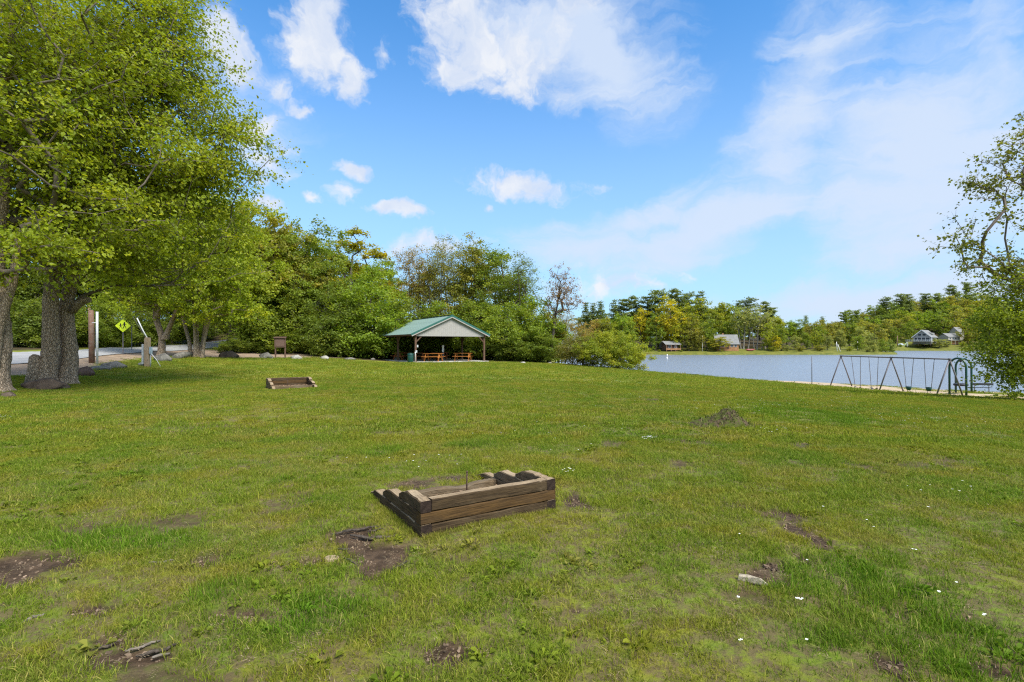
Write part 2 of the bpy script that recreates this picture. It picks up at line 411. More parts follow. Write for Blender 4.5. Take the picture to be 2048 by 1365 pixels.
def ground_colour(T, P):
    """lawn colour as a function of world position, shared by soil sheet and blades"""
    a = T.noise(P, .23, 5, .6, .5); b_ = T.noise(T.mapping(P, loc=(31, 7, 0)), 1.1, 5, .6, .3); c = T.noise(T.mapping(P, loc=(5, 70, 0)), 5.5, 4, .6)
    col = T.mix(T.ss(a, .36, .64), (0.152, 0.228, 0.022), (0.240, 0.272, 0.026))
    col = T.mix(T.ss(b_, .44, .66, 0, .8), col, (0.265, 0.245, 0.026))
    col = T.mix(T.ss(c, .50, .70, 0, .45), col, (0.14, 0.215, 0.022))
    return col
def m_ground():
    m, T, b, out = new_mat('ground')
    P = T.new('ShaderNodeNewGeometry').outputs['Position']
    lawn = ground_colour(T, P)
    lawn = T.mix(1.0, lawn, (.72, .72, .75), 'MULTIPLY')
    th = T.noise(P, 9.0, 6, .7)
    lawn = T.mix(T.ss(th, .38, .58, 0, .85), lawn, (.120, .085, .045))
    # far meadow: longer blades seen end on
    sepp = T.new('ShaderNodeSeparateXYZ'); T.l.new(P, sepp.inputs[0])
    far = T.ss(sepp.outputs[1], 14, 34)
    lawn2 = T.mix(T.ss(T.noise(T.mapping(P, sc=(1, .8, 1)), 2.6, 7, .7), .35, .68), ground_colour(T, P), (.175, .195, .015))
    lawn = T.mix(T.math('MULTIPLY', far, .8), lawn, lawn2)
    lawn = T.mix(T.ss(sepp.outputs[1], 120, 150), lawn, T.mix(T.ss(T.noise(P, .5, 6, .7), .35, .65), (.085, .105, .016), (.17, .165, .03)))
    soil = T.mix(T.ss(T.noise(P, 7, 7, .7), .35, .68), (.036, .022, .012), (.105, .068, .040))
    soil = T.mix(T.ss(T.noise(P, 55, 4, .6), .62, .70, 0, .7), soil, (.24, .17, .11))
    col = T.mix(T.attr('soil'), lawn, soil)
    sand = T.mix(T.ss(T.noise(P, 3, 7, .7), .3, .7), (.36, .26, .165), (.50, .39, .27))
    sand = T.mix(T.ss(T.noise(T.mapping(P, sc=(.4, 1.4, 1)), 1.4, 5, .6), .56, .66, 0, .7), sand, (.15, .17, .05))
    col = T.mix(T.attr('sand'), col, sand)
    dirt = T.mix(T.ss(T.noise(P, 2.2, 7, .7), .3, .7), (.20, .145, .10), (.36, .27, .195))
    dirt = T.mix(T.ss(T.noise(P, 28, 4, .7), .58, .7, 0, .6), dirt, (.12, .08, .05))
    col = T.mix(T.attr('dirt'), col, dirt)
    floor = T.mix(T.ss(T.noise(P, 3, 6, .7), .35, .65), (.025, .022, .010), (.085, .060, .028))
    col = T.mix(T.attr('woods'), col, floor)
    T.l.new(col, b.inputs['Base Color']); b.inputs['Roughness'].default_value = .85; b.inputs['Specular IOR Level'].default_value = .18
    rg = T.mix(T.math('MULTIPLY', T.attr('soil'), T.ss(T.noise(P, 2.0, 3, .5), .45, .7)), (.9, .9, .9), (.45, .45, .45)); T.l.new(rg, b.inputs['Roughness'])
    bp = T.new('ShaderNodeBump'); bp.inputs['Strength'].default_value = .8; bp.inputs['Distance'].default_value = .03
    T.l.new(T.noise(P, 22, 8, .7), bp.inputs['Height']); T.l.new(bp.outputs[0], b.inputs['Normal'])
    return m
def m_grass(name='grass_blade', kind=0):
    m, T, b, out = new_mat(name)
    P = T.new('ShaderNodeNewGeometry').outputs['Position']
    col = ground_colour(T, P)
    tint = T.attr('tint', 'INSTANCER')
    col = T.mix(T.ss(tint, .55, 1.0, 0, .75), col, (.30, .26, .07))
    col = T.mix(T.ss(tint, .45, .0, 0, .6), col, (.095, .19, .016))
    lu = T.attr('lush', 'INSTANCER')
    col = T.mix(T.math('MULTIPLY', lu, .75), col, (.095, .20, .012))
    rnd = T.attr('v')
    col = T.mix(T.ss(rnd, .88, .98, 0, .6), col, (.34, .27, .11))
    col = T.mix(1.0, col, T.mix(rnd, (.50, .52, .5), (1.45, 1.42, 1.25)), 'MULTIPLY')
    T.l.new(col, b.inputs['Base Color']); b.inputs['Roughness'].default_value = .6; b.inputs['Specular IOR Level'].default_value = .08
    tr = T.new('ShaderNodeBsdfTranslucent'); T.l.new(T.mix(1.0, col, (1.15, 1.2, .6), 'MULTIPLY'), tr.inputs[0])
    mx = T.new('ShaderNodeMixShader'); mx.inputs[0].default_value = .38
    T.l.new(b.outputs[0], mx.inputs[1]); T.l.new(tr.outputs[0], mx.inputs[2]); T.l.new(mx.outputs[0], out.inputs[0])
    return m
def m_leaf(name='leaf', trans=.5):
    """colour from the object's own colour, varied per clump and per leaf"""
    m, T, b, out = new_mat(name)
    oi = T.new('ShaderNodeObjectInfo'); base = oi.outputs['Color']
    v = T.attr('v'); cl = T.attr('cl')
    col = T.mix(T.ss(cl, .55, 1.0, 0, .55), base, T.mix(1.0, base, (1.75, 1.35, .9), 'MULTIPLY'))
    col = T.mix(T.ss(cl, .45, 0.0, 0, .55), col, T.mix(1.0, base, (.72, .85, .8), 'MULTIPLY'))
    col = T.mix(1.0, col, T.mix(v, (.70, .74, .7), (1.30, 1.26, 1.15)), 'MULTIPLY')
    T.l.new(col, b.inputs['Base Color']); b.inputs['Roughness'].default_value = .48; b.inputs['Specular IOR Level'].default_value = .32
    tr = T.new('ShaderNodeBsdfTranslucent'); T.l.new(T.mix(1.0, col, (1.35, 1.3, .55), 'MULTIPLY'), tr.inputs[0])
    mx = T.new('ShaderNodeMixShader'); mx.inputs[0].default_value = trans
    T.l.new(b.outputs[0], mx.inputs[1]); T.l.new(tr.outputs[0], mx.inputs[2]); T.l.new(mx.outputs[0], out.inputs[0])
    return m
def m_bark(name, c1, c2, c3, scale=1.0):
    m, T, b, out = new_mat(name)
    co = T.new('ShaderNodeTexCoord').outputs['Object']
    vo = T.new('ShaderNodeTexVoronoi'); vo.feature = 'DISTANCE_TO_EDGE'; T.put(vo.inputs['Vector'], T.mapping(T.vmath('ADD', co, T.vmath('MULTIPLY', T.noise(co, 5, 4, .6, out='Color'), (.12, .12, .12))), sc=(26 * scale, 26 * scale, 6.5 * scale))); vo.inputs['Scale'].default_value = 1.0
    plate = T.ss(vo.outputs['Distance'], .0, .16)
    col = T.mix(plate, tuple(v * .5 for v in c2), T.mix(T.ss(T.noise(T.mapping(co, sc=(6, 6, 1.5)), 3, 7, .7), .35, .66), c2, c1))
    col = T.mix(T.ss(T.noise(co, 5.5, 8, .75), .60, .66, 0, .85), col, c3)   # lichen
    T.l.new(col, b.inputs['Base Color']); b.inputs['Roughness'].default_value = .9; b.inputs['Specular IOR Level'].default_value = .15
    bp = T.new('ShaderNodeBump'); bp.inputs['Strength'].default_value = .9; bp.inputs['Distance'].default_value = .03
    T.l.new(T.math('ADD', plate, T.noise(co, 30, 6, .7)), bp.inputs['Height']); T.l.new(bp.outputs[0], b.inputs['Normal'])
    return m
def m_water():
    m, T, b, out = new_mat('water')
    P = T.new('ShaderNodeNewGeometry').outputs['Position']
    b.inputs['Base Color'].default_value = (.185, .215, .255, 1); b.inputs['Roughness'].default_value = .28; b.inputs['IOR'].default_value = 1.65
    b.inputs['Specular IOR Level'].default_value = .5
    w1 = T.noise(T.mapping(P, rot=(0, 0, R(12)), sc=(.35, 1.5, 1)), .9, 6, .66, .6)
    w2 = T.noise(T.mapping(P, rot=(0, 0, R(-20)), sc=(.6, 1.2, 1)), 5.0, 4, .6, .3)
    w4 = T.noise(T.mapping(P, rot=(0, 0, R(6)), sc=(.16, .62, 1)), 1.0, 7, .7, .5)
    w3 = T.noise(T.mapping(P, sc=(.35, 1.0, 1)), .22, 4, .6)
    h = T.math('ADD', T.math('MULTIPLY', w1, .16), T.math('MULTIPLY', w2, .030))
    h = T.math('ADD', h, T.math('MULTIPLY', w4, .42))
    h = T.math('ADD', h, T.math('MULTIPLY', w3, .08))
    bp = T.new('ShaderNodeBump'); bp.inputs['Strength'].default_value = 1.0; bp.inputs['Distance'].default_value = 1.0
    T.l.new(h, bp.inputs['Height']); T.l.new(bp.outputs[0], b.inputs['Normal'])
    return m

M_ground = m_ground(); M_grass = m_grass(); M_leaf = m_leaf(); M_water = m_water()
M_bark = m_bark('maple_bark', (.56, .44, .32), (.36, .27, .19), (.70, .65, .53))
M_bark2 = m_bark('dark_bark', (.22, .18, .145), (.12, .10, .08), (.30, .30, .26), .8)
M_bark3 = m_bark('pale_bark', (.46, .43, .38), (.30, .27, .23), (.60, .58, .54), .8)
M_twig = plain('twig_bark', (.105, .085, .065), .85, .15, .3, 8)
M_limb = plain('limb_bark', (.17, .14, .11), .9, .15, .3, 6)
M_asphalt = plain('asphalt', (.30, .30, .305), .85, .2, .12, 1.4, .3, bscale=60)
M_concrete = plain('concrete', (.42, .40, .36), .85, .2, .15, 2.0, .2)
M_metal = plain('galvanised_steel', (.125, .115, .125), .5, .4, .2, 12)
M_green_paint = plain('green_paint', (.007, .055, .043), .35, .5, .15, 8)
M_black = plain('black_rubber', (.020, .022, .028), .6, .4, .3, 8)
M_rust = plain('rusty_iron', (.075, .045, .032), .8, .3, .4, 60, .4)
M_brown_paint = plain('brown_paint', (.135, .080, .060), .6, .3, .12, 5)
M_white = plain('white_paint', (.72, .72, .70), .5, .4, .06, 5)
M_grey_box = plain('grey_metal_box', (.42, .44, .45), .5, .4, .1, 8)
M_timber = wood('weathered_timber', (.082, .053, .025), (.032, .020, .010), (.095, .068, .038), rough=.85, bump=.8, wear=.7)
M_timber_w = wood('warm_timber', (.112, .062, .020), (.062, .034, .012), (.048, .030, .015), rough=.8, bump=.6, wear=.6)
M_timber_top = wood('bleached_lit_timber', (.35, .26, .16), (.185, .13, .076), (.39, .305, .20), rough=.9, bump=.9, wear=.7)  # weathered tops, with the brighter light on them painted into the colour
M_timber_mid = wood('side_timber', (.17, .120, .070), (.085, .060, .034), (.17, .135, .09), rough=.9, bump=.9, wear=.7)
M_endgrain = plain('timber_end_grain', (.030, .020, .015), .9, .15, .35, 18, .5)
M_post = wood('stained_post', (.150, .085, .055), (.085, .046, .032), (.17, .12, .085), grain=(26, 26, 1.2), wear=.5)
M_beam = wood('stained_beam', (.135, .072, .046), (.075, .040, .026), (.12, .08, .055), wear=.4)
M_table = wood('orange_stained_wood', (.52, .205, .048), (.37, .135, .030), (.42, .17, .05), wear=.35, bump=.3, rough=.55)
M_table2 = wood('red_stained_wood', (.40, .14, .045), (.28, .09, .035), (.30, .12, .05), wear=.35, bump=.3, rough=.6)
M_siding = wood('grey_siding', (.36, .345, .325), (.32, .305, .285), (.335, .32, .30), grain=(20, 20, 1.0), wear=.4, bump=.2)
M_roof = plain('green_metal_roof', (.150, .225, .190), .5, .5, .10, 1.2)
M_trim = plain('green_trim', (.020, .105, .085), .45, .5, .1, 4)
M_pole = wood('old_utility_pole', (.30, .17, .115), (.18, .10, .07), (.33, .25, .19), grain=(22, 22, .9), wear=.6)

# ------------------------------------------------------------------ ground sheet
def build_ground():
    a1 = np.radians(np.r_[np.linspace(-180, -64, 30)[:-1], np.linspace(-64, -50, 20)[:-1], np.linspace(-50, 50, 470)[:-1], np.linspace(50, 64, 20)[:-1], np.linspace(64, 180, 30)[:-1]])
    rr = np.r_[0.25, np.geomspace(.8, 14, 150)[:-1], np.geomspace(14, 80, 150)[:-1], np.geomspace(80, 420, 90)[:-1], np.geomspace(420, 2600, 22)]
    A_, R_ = np.meshgrid(a1, rr)
    X, Y = R_ * np.sin(A_), R_ * np.cos(A_)
    xs, ys = X.ravel(), Y.ravel(); zs = height(xs, ys)
    soil, sand, dirt = mask_all(xs, ys)
    zs = zs - .022 * soil
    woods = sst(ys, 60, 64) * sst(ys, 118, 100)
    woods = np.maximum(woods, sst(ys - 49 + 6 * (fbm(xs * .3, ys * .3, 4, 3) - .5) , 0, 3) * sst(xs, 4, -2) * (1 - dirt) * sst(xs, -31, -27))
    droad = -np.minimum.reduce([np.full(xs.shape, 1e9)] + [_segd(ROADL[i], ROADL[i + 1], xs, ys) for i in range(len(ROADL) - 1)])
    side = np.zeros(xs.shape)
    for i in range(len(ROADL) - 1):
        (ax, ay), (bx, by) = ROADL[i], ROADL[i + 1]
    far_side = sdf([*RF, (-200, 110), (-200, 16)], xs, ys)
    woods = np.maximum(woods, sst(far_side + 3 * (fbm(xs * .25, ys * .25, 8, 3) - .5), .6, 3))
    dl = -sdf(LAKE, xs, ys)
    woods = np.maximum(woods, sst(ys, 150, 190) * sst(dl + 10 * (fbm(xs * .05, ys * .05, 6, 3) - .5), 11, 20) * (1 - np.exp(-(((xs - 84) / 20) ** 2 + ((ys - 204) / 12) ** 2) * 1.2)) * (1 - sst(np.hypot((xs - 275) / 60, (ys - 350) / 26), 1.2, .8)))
    nr, na = A_.shape
    i = np.arange(nr - 1)[:, None] * na; j = np.arange(na)[None, :]; j2 = (j + 1) % na
    Fc = np.stack([i + j, i + j2, i + na + j2, i + na + j], -1).reshape(-1, 4)[:, ::-1]
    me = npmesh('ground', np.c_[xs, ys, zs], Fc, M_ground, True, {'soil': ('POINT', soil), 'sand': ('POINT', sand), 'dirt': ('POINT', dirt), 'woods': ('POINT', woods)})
    tag(link('ground', me), 'grassy park ground sloping down to the lake with bare earth patches', kind='structure')
def _segd(a, b, x, y):
    ex, ey = b[0] - a[0], b[1] - a[1]
    t = np.clip(((x - a[0]) * ex + (y - a[1]) * ey) / (ex * ex + ey * ey), 0, 1)
    return np.hypot(x - a[0] - t * ex, y - a[1] - t * ey)
build_ground()

# water sheet, road ------------------------------------------------------
me = npmesh('lake_water', [(-5, 30, WATER_Z), (700, 20, WATER_Z), (700, 360, WATER_Z), (-5, 360, WATER_Z)], [(0, 1, 2, 3)], M_water)
tag(link('lake_water', me), 'wind rippled blue lake water', kind='structure')
def strip(name, line, halfw, mat, dz, step=.8, nx=10):
    pts = [Vector((*p, 0)) for p in line]; dense = []
    # Catmull-Rom
    for i in range(len(pts) - 1):
        p0, p1, p2, p3 = pts[max(i - 1, 0)], pts[i], pts[i + 1], pts[min(i + 2, len(pts) - 1)]
        n = max(2, int((p2 - p1).length / step))
        for k in range(n):
            t = k / n
            dense.append(.5 * ((2 * p1) + (p2 - p0) * t + (2 * p0 - 5 * p1 + 4 * p2 - p3) * t * t + (3 * p1 - p0 - 3 * p2 + p3) * t ** 3))
    dense.append(pts[-1]); V = []
    for i, p in enumerate(dense):
        t = (dense[min(i + 1, len(dense) - 1)] - dense[max(i - 1, 0)]).normalized(); nrm = Vector((t.y, -t.x, 0))
        for k in range(nx + 1):
            q = p + nrm * halfw * (2 * k / nx - 1); V.append((q.x, q.y, 0))
    V = np.array(V); V[:, 2] = height(V[:, 0], V[:, 1]) + dz
    Fc = [(i * (nx + 1) + k, i * (nx + 1) + k + 1, (i + 1) * (nx + 1) + k + 1, (i + 1) * (nx + 1) + k) for i in range(len(dense) - 1) for k in range(nx)]
    return npmesh(name, V, Fc, mat, True)
def road_mesh():
    V, n, m = [], len(RN), 14
    tt = np.linspace(0, n - 1, (n - 1) * 24 + 1); e = []
    for E in (RN, RF): e.append(np.c_[np.interp(tt, range(n), [p[0] for p in E]), np.interp(tt, range(n), [p[1] for p in E])])
    g = np.linspace(0, 1, m + 1)[None, :, None]; P = e[0][:, None] * (1 - g) + e[1][:, None] * g; P = P.reshape(-1, 2)
    z = height(P[:, 0], P[:, 1]) + .045; Fc = [(i * (m + 1) + k + 1, i * (m + 1) + k, (i + 1) * (m + 1) + k, (i + 1) * (m + 1) + k + 1) for i in range(len(tt) - 1) for k in range(m)]
    return npmesh('road', np.c_[P, z], Fc, M_asphalt, True)
tag(link('road', road_mesh()), 'pale grey asphalt road climbing past the trees', kind='structure')

# ------------------------------------------------------------------ grass
def tuft(name, nb, spread, h0, h1, w, seed, lean=.5):
    r = np.random.default_rng(seed); V, Fc, vv = [], [], []
    for k in range(nb):
        a = r.uniform(0, 2 * math.pi); d = spread * math.sqrt(r.uniform(0, 1)); bx, by = d * math.cos(a), d * math.sin(a)
        h = r.uniform(h0, h1); la = r.uniform(0, 2 * math.pi); ln = r.uniform(.1, 1) * lean * h
        ww = w * r.uniform(.6, 1.2); fa = r.uniform(0, math.pi); fx, fy = math.cos(fa) * ww / 2, math.sin(fa) * ww / 2
        b = len(V); lx, ly = math.cos(la) * ln, math.sin(la) * ln
        V += [(bx - fx, by - fy, -.01), (bx + fx, by + fy, -.01), (bx + fx * .8 + lx * .35, by + fy * .8 + ly * .35, h * .6), (bx - fx * .8 + lx * .35, by - fy * .8 + ly * .35, h * .6), (bx + lx, by + ly, h)]
        q = r.uniform(0, 1)
        Fc += [(b, b + 1, b + 2), (b, b + 2, b + 3), (b + 3, b + 2, b + 4)]; vv += [q] * 3
    me = npmesh(name, V, Fc, M_grass, False, {'v': ('FACE', vv)})
    return bpy.data.objects.new(name, me)       # source for the scattered blades only
def scatter(name, label, X, Y, scale, rot, idx, attrs, sources, zoff=0.0):
    Z = height(X, Y) + zoff
    me = bpy.data.meshes.new(name); me.vertices.add(len(X)); me.vertices.foreach_set('co', np.c_[X, Y, Z].astype(np.float32).ravel())
    a = me.attributes.new('rot', 'FLOAT_VECTOR', 'POINT'); a.data.foreach_set('vector', np.asarray(rot, np.float32).ravel())
    a = me.attributes.new('scl', 'FLOAT_VECTOR', 'POINT'); a.data.foreach_set('vector', np.asarray(scale, np.float32).ravel())
    a = me.attributes.new('idx', 'INT', 'POINT'); a.data.foreach_set('value', np.asarray(idx, np.int32))
    for k, v in attrs.items():
        a = me.attributes.new(k, 'FLOAT', 'POINT'); a.data.foreach_set('value', np.asarray(v, np.float32))
    o = link(name, me); tag(o, label, None, kind='stuff')
    ng = bpy.data.node_groups.new(name, 'GeometryNodeTree')
    ng.interface.new_socket('Geometry', in_out='INPUT', socket_type='NodeSocketGeometry'); ng.interface.new_socket('Geometry', in_out='OUTPUT', socket_type='NodeSocketGeometry')
    N = ng.nodes; L = ng.links
    gi, go = N.new('NodeGroupInput'), N.new('NodeGroupOutput')
    j = N.new('GeometryNodeJoinGeometry')
    for s in reversed(sources):
        oi = N.new('GeometryNodeObjectInfo'); oi.inputs['Object'].default_value = s; oi.inputs['As Instance'].default_value = True
        L.new(oi.outputs['Geometry'], j.inputs[0])
    ip = N.new('GeometryNodeInstanceOnPoints'); ip.inputs['Pick Instance'].default_value = True
    def na(nm, t):
        q = N.new('GeometryNodeInputNamedAttribute'); q.data_type = t; q.inputs[0].default_value = nm; return q.outputs[0]
    mp = N.new('GeometryNodeMeshToPoints'); L.new(gi.outputs[0], mp.inputs[0]); L.new(mp.outputs[0], ip.inputs['Points']); L.new(j.outputs[0], ip.inputs['Instance'])
    L.new(na('idx', 'INT'), ip.inputs['Instance Index'])
    er = N.new('FunctionNodeEulerToRotation'); L.new(na('rot', 'FLOAT_VECTOR'), er.inputs[0]); L.new(er.outputs[0], ip.inputs['Rotation'])
    L.new(na('scl', 'FLOAT_VECTOR'), ip.inputs['Scale']); L.new(ip.outputs[0], go.inputs[0])
    md = o.modifiers.new('scatter', 'NODES'); md.node_group = ng
    return o
PIT = dict(A=Vector((-.756, 4.255, 0)), ang=math.atan2(.735, 1.18), L=1.39, s=1.0)
PIT2 = dict(A=Vector((-8.02, 20.25, 0)), ang=R(212.7), s=1.11)
def in_pit(x, y):
    ca, sa = math.cos(PIT['ang']), math.sin(PIT['ang']); dx, dy = x - PIT['A'].x, y - PIT['A'].y
    u, v = dx * ca + dy * sa, -dx * sa + dy * ca
    m = (u > -.02) & (u < 1.41) & (v > -.02) & (v < 1.06)
    m |= (v > -.02) & (v < 1.45) & (((u > -.02) & (u < .12)) | ((u > 1.28) & (u < 1.41)))
    ca, sa = math.cos(PIT2['ang']), math.sin(PIT2['ang']); dx, dy = x - PIT2['A'].x, y - PIT2['A'].y
    u, v = (dx * ca + dy * sa) / PIT2['s'], (-dx * sa + dy * ca) / PIT2['s']
    m |= (u > -.12) & (u < 1.51) & (v > -.12) & (v < 1.55)
    return m
def build_grass():
    r = RNG
    def zone(y0, y1, dens, margin=1.5):
        n = int(dens * 1.16 * (y1 * y1 - y0 * y0) * 1.0 + dens * margin * (y1 - y0) * 2)
        y = np.sqrt(r.uniform(y0 * y0, y1 * y1, n)) if y1 > 6 else r.uniform(y0, y1, n)
        x = r.uniform(-1, 1, n) * (1.08 * y + margin)
        return x, y
    src = [tuft('tuft', 24, .07, .008, .032, .0036, k, 1.9) for k in range(3)] + [tuft('tuft', 20, .08, .025, .075, .0040, 10 + k, 1.3) for k in range(2)]
    src += [tuft('tuft', 80, .20, .012, .040, .008, 20 + k, 1.6) for k in range(3)] + [tuft('tuft', 90, .45, .018, .05, .018, 30 + k, 1.5) for k in range(3)]
    V, Fc, vv = [], [], []; rr_ = np.random.default_rng(6)
    for k in range(15):
        a = rr_.uniform(0, 6.28); d0 = rr_.uniform(0, .05); L_ = rr_.uniform(.018, .048); w_ = L_ * .34; c_, s_ = math.cos(a), math.sin(a); b = len(V); hh = rr_.uniform(.008, .03)
        P_ = [(d0, 0, .006), (d0 + L_ * .45, -w_, hh), (d0 + L_ * .8, -w_ * .7, hh), (d0 + L_, 0, hh * .7), (d0 + L_ * .8, w_ * .7, hh), (d0 + L_ * .45, w_, hh)]
        V += [(p * c_ - q * s_, p * s_ + q * c_, z) for p, q, z in P_]; Fc += [(b, b + 1, b + 2), (b, b + 2, b + 3), (b, b + 3, b + 4), (b, b + 4, b + 5)]; vv += [rr_.uniform(0, .8)] * 4
    weed = bpy.data.objects.new('weed', npmesh('weed', V, Fc, M_grass, False, {'v': ('FACE', vv)}))
    V, Fc, vv = [], [], []; rr_ = np.random.default_rng(5)
    for k in range(16):
        a, d, q = rr_.uniform(0, 6.28), rr_.uniform(0, .11), rr_.uniform(0, 6.28); x, y = d * math.cos(a), d * math.sin(a); L_, w_ = rr_.uniform(.015, .06), rr_.uniform(.0015, .003); dx, dy = math.cos(q) * L_, math.sin(q) * L_; z_ = rr_.uniform(.004, .016); b = len(V)
        V += [(x - dy * w_ / L_, y + dx * w_ / L_, z_), (x + dy * w_ / L_, y - dx * w_ / L_, z_), (x + dx, y + dy, z_ + rr_.uniform(-.004, .012))]; Fc.append((b, b + 1, b + 2)); vv.append(rr_.uniform(0, 1))
    m_s, T_, b_, o_ = new_mat('dry_straw'); T_.l.new(T_.mix(T_.attr('v'), (.13, .085, .045), (.30, .235, .13)), b_.inputs['Base Color']); b_.inputs['Roughness'].default_value = .8
    straw = bpy.data.objects.new('straw', npmesh('straw', V, Fc, m_s, False, {'v': ('FACE', vv)}))
    X, Y, S, I = [], [], [], []
    for (y0, y1, dens, ids, s0, s1) in ((1.5, 5.0, 720, (0, 1, 2), .8, 1.25), (5.0, 9.0, 520, (0, 1, 2), .95, 1.5), (8.5, 24, 42, (5, 6, 7), .8, 1.25), (23, 52, 7.0, (8, 9, 10), .8, 1.2)):
        x, y = zone(y0, y1, dens)
        soil, sand, dirt = mask_all(x, y); lush = lush_mask(x, y)
        n = .5 * fbm(x * 2.1, y * 2.1, 90, 3) + .5 * fbm(x * 7.3, y * 7.3, 91, 3)
        keep = r.uniform(0, 1, len(x)) > np.clip(np.maximum(soil * 1.25 - .1, np.maximum(sand * 1.1, dirt)) + (.62 + .2 * sst(y, 4.2, 2.4)) * sst(n, .60, .40) * (y1 < 10), 0, 1)
        keep &= ~in_pit(x, y)
        keep &= sdf(LAKE, x, y) < 0
        fs = sdf([*RN, (-200, 110), (-200, 16)], x, y); keep &= ~(fs > -.2)
        keep &= ~((y > 46.5) & (x < -1) & (x > -15) & (y > 47 - (x + 8.86) * -.577) & (y < 62))
        keep &= ~((y > 51) & (x < 3))
        x, y, lush = x[keep], y[keep], lush[keep]
        idx = r.choice(ids, len(x))
        big = (lush > r.uniform(.3, 1.5, len(x))) & (y < 9)
        idx = np.where(big, r.choice((3, 4), len(x)), idx)
        s = r.uniform(s0, s1, len(x)) * (.75 + .6 * fbm(x * .9, y * .9, 33, 3)) * np.where(big, .65 + .3 * lush, 1)
        X.append(x); Y.append(y); S.append(s); I.append(idx)
    # stray long tufts
    x, y = zone(2, 12, 5); lush = lush_mask(x, y); soil, _, _ = mask_all(x, y); k = (~in_pit(x, y)) & (soil < .5)
    X.append(x[k]); Y.append(y[k]); S.append(r.uniform(.5, 1.1, k.sum())); I.append(r.choice((3, 4), k.sum()))
    # fringe of longer blades against the timbers
    ca, sa = math.cos(PIT['ang']), math.sin(PIT['ang'])
    u = r.uniform(0, 1.39, 230); v = r.uniform(-.07, -.01, 230); u2 = r.uniform(-.08, -.01, 150); v2 = r.uniform(0, 1.4, 150)
    u, v = np.r_[u, u2], np.r_[v, v2]
    X.append(PIT['A'].x + u * ca - v * sa); Y.append(PIT['A'].y + u * sa + v * ca); S.append(r.uniform(.3, .7, len(u))); I.append(r.choice((3, 4), len(u)))
    # flat broad leaved weeds and clover patches
    src.append(weed)
    x, y = zone(1.8, 11, 16); k = (~in_pit(x, y)) & (fbm(x * .8, y * .8, 120, 3) > .47) & (soil_mask(x, y) < .6); x, y = x[k], y[k]; X.append(x); Y.append(y); S.append(r.uniform(.5, 1.35, len(x))); I.append(np.full(len(x), len(src) - 1))
    # fallen dry blades and crumbs lying on the soil
    src.append(straw)
    x, y = zone(1.6, 9, 34); k = ~in_pit(x, y); x, y = x[k], y[k]; X.append(x); Y.append(y); S.append(r.uniform(.35, .85, len(x))); I.append(np.full(len(x), len(src) - 1))
    X, Y, S, I = map(np.concatenate, (X, Y, S, I)); n = len(X)
    tint = np.clip(fbm(X * 1.7, Y * 1.7, 50, 4) * 1.3 - .15 + r.normal(0, .16, n), 0, 1)
    rot = np.c_[r.normal(0, .12, n), r.normal(0, .12, n), r.uniform(0, 6.28, n)]
    sc = np.c_[S, S, S * r.uniform(.75, 1.25, n)]
    scatter('grass', 'short uneven green lawn grass with longer tufts', X, Y, sc, rot, I, {'tint': tint, 'lush': lush_mask(X, Y)}, src)
    print('grass instances', n)
build_grass()

# ------------------------------------------------------------------ trees
def tree_nodes(rng, trunk, targets, alpha=.35, wig=.12, step=.7):
    """trunk: list of points; returns list of chains [(points, tipcount per point)]"""
    pos = [np.array(p, float) for p in trunk]; par = [-1] + list(range(len(trunk) - 1)); path = [0.0]
    for k in range(1, len(trunk)): path.append(path[-1] + np.linalg.norm(pos[k] - pos[k - 1]))
    P = np.array(pos); PL = np.array(path); minz = trunk[0][2] + .25 * (trunk[-1][2] - trunk[0][2]) if len(trunk) > 2 else 0
    usable = P[:, 2] > trunk[0][2] + .9
    order = np.argsort(np.linalg.norm(targets - np.array(trunk[len(trunk) // 2]), axis=1))
    chains = [list(range(len(trunk)))]
    for t in targets[order]:
        d = np.linalg.norm(P - t, axis=1); up = t[2] - P[:, 2]
        cost = d + alpha * PL * .35 + np.where(up < 0, -up * 1.6, 0) + np.where(usable, 0, 50)
        k = int(np.argmin(cost)); p = P[k]; L = np.linalg.norm(t - p)
        if L < .15: continue
        n = max(1, int(L / step)); pdir = (P[k] - P[par[k]]) if par[k] >= 0 else np.array([0, 0, 1.0])
        pdir = pdir / (np.linalg.norm(pdir) + 1e-9); ctrlp = p + (.55 * pdir + .45 * (t - p) / L) * L * .45 + np.array([0, 0, .08 * L])
        ch = [k]; prev = k
        for q in range(1, n + 1):
            s = q / n; pt = (1 - s) ** 2 * p + 2 * s * (1 - s) * ctrlp + s * s * t
            if q < n: pt = pt + rng.normal(0, wig, 3) * step * .6
            par.append(prev); P = np.vstack([P, pt]); PL = np.append(PL, PL[prev] + L / n); usable = np.append(usable, True)
            prev = len(P) - 1; ch.append(prev)
        chains.append(ch)
    cnt = np.zeros(len(P))
    for ch in chains[1:]:
        k = ch[-1]
        while k >= 0: cnt[k] += 1; k = par[k]
    return P, par, chains, np.maximum(cnt, 1)
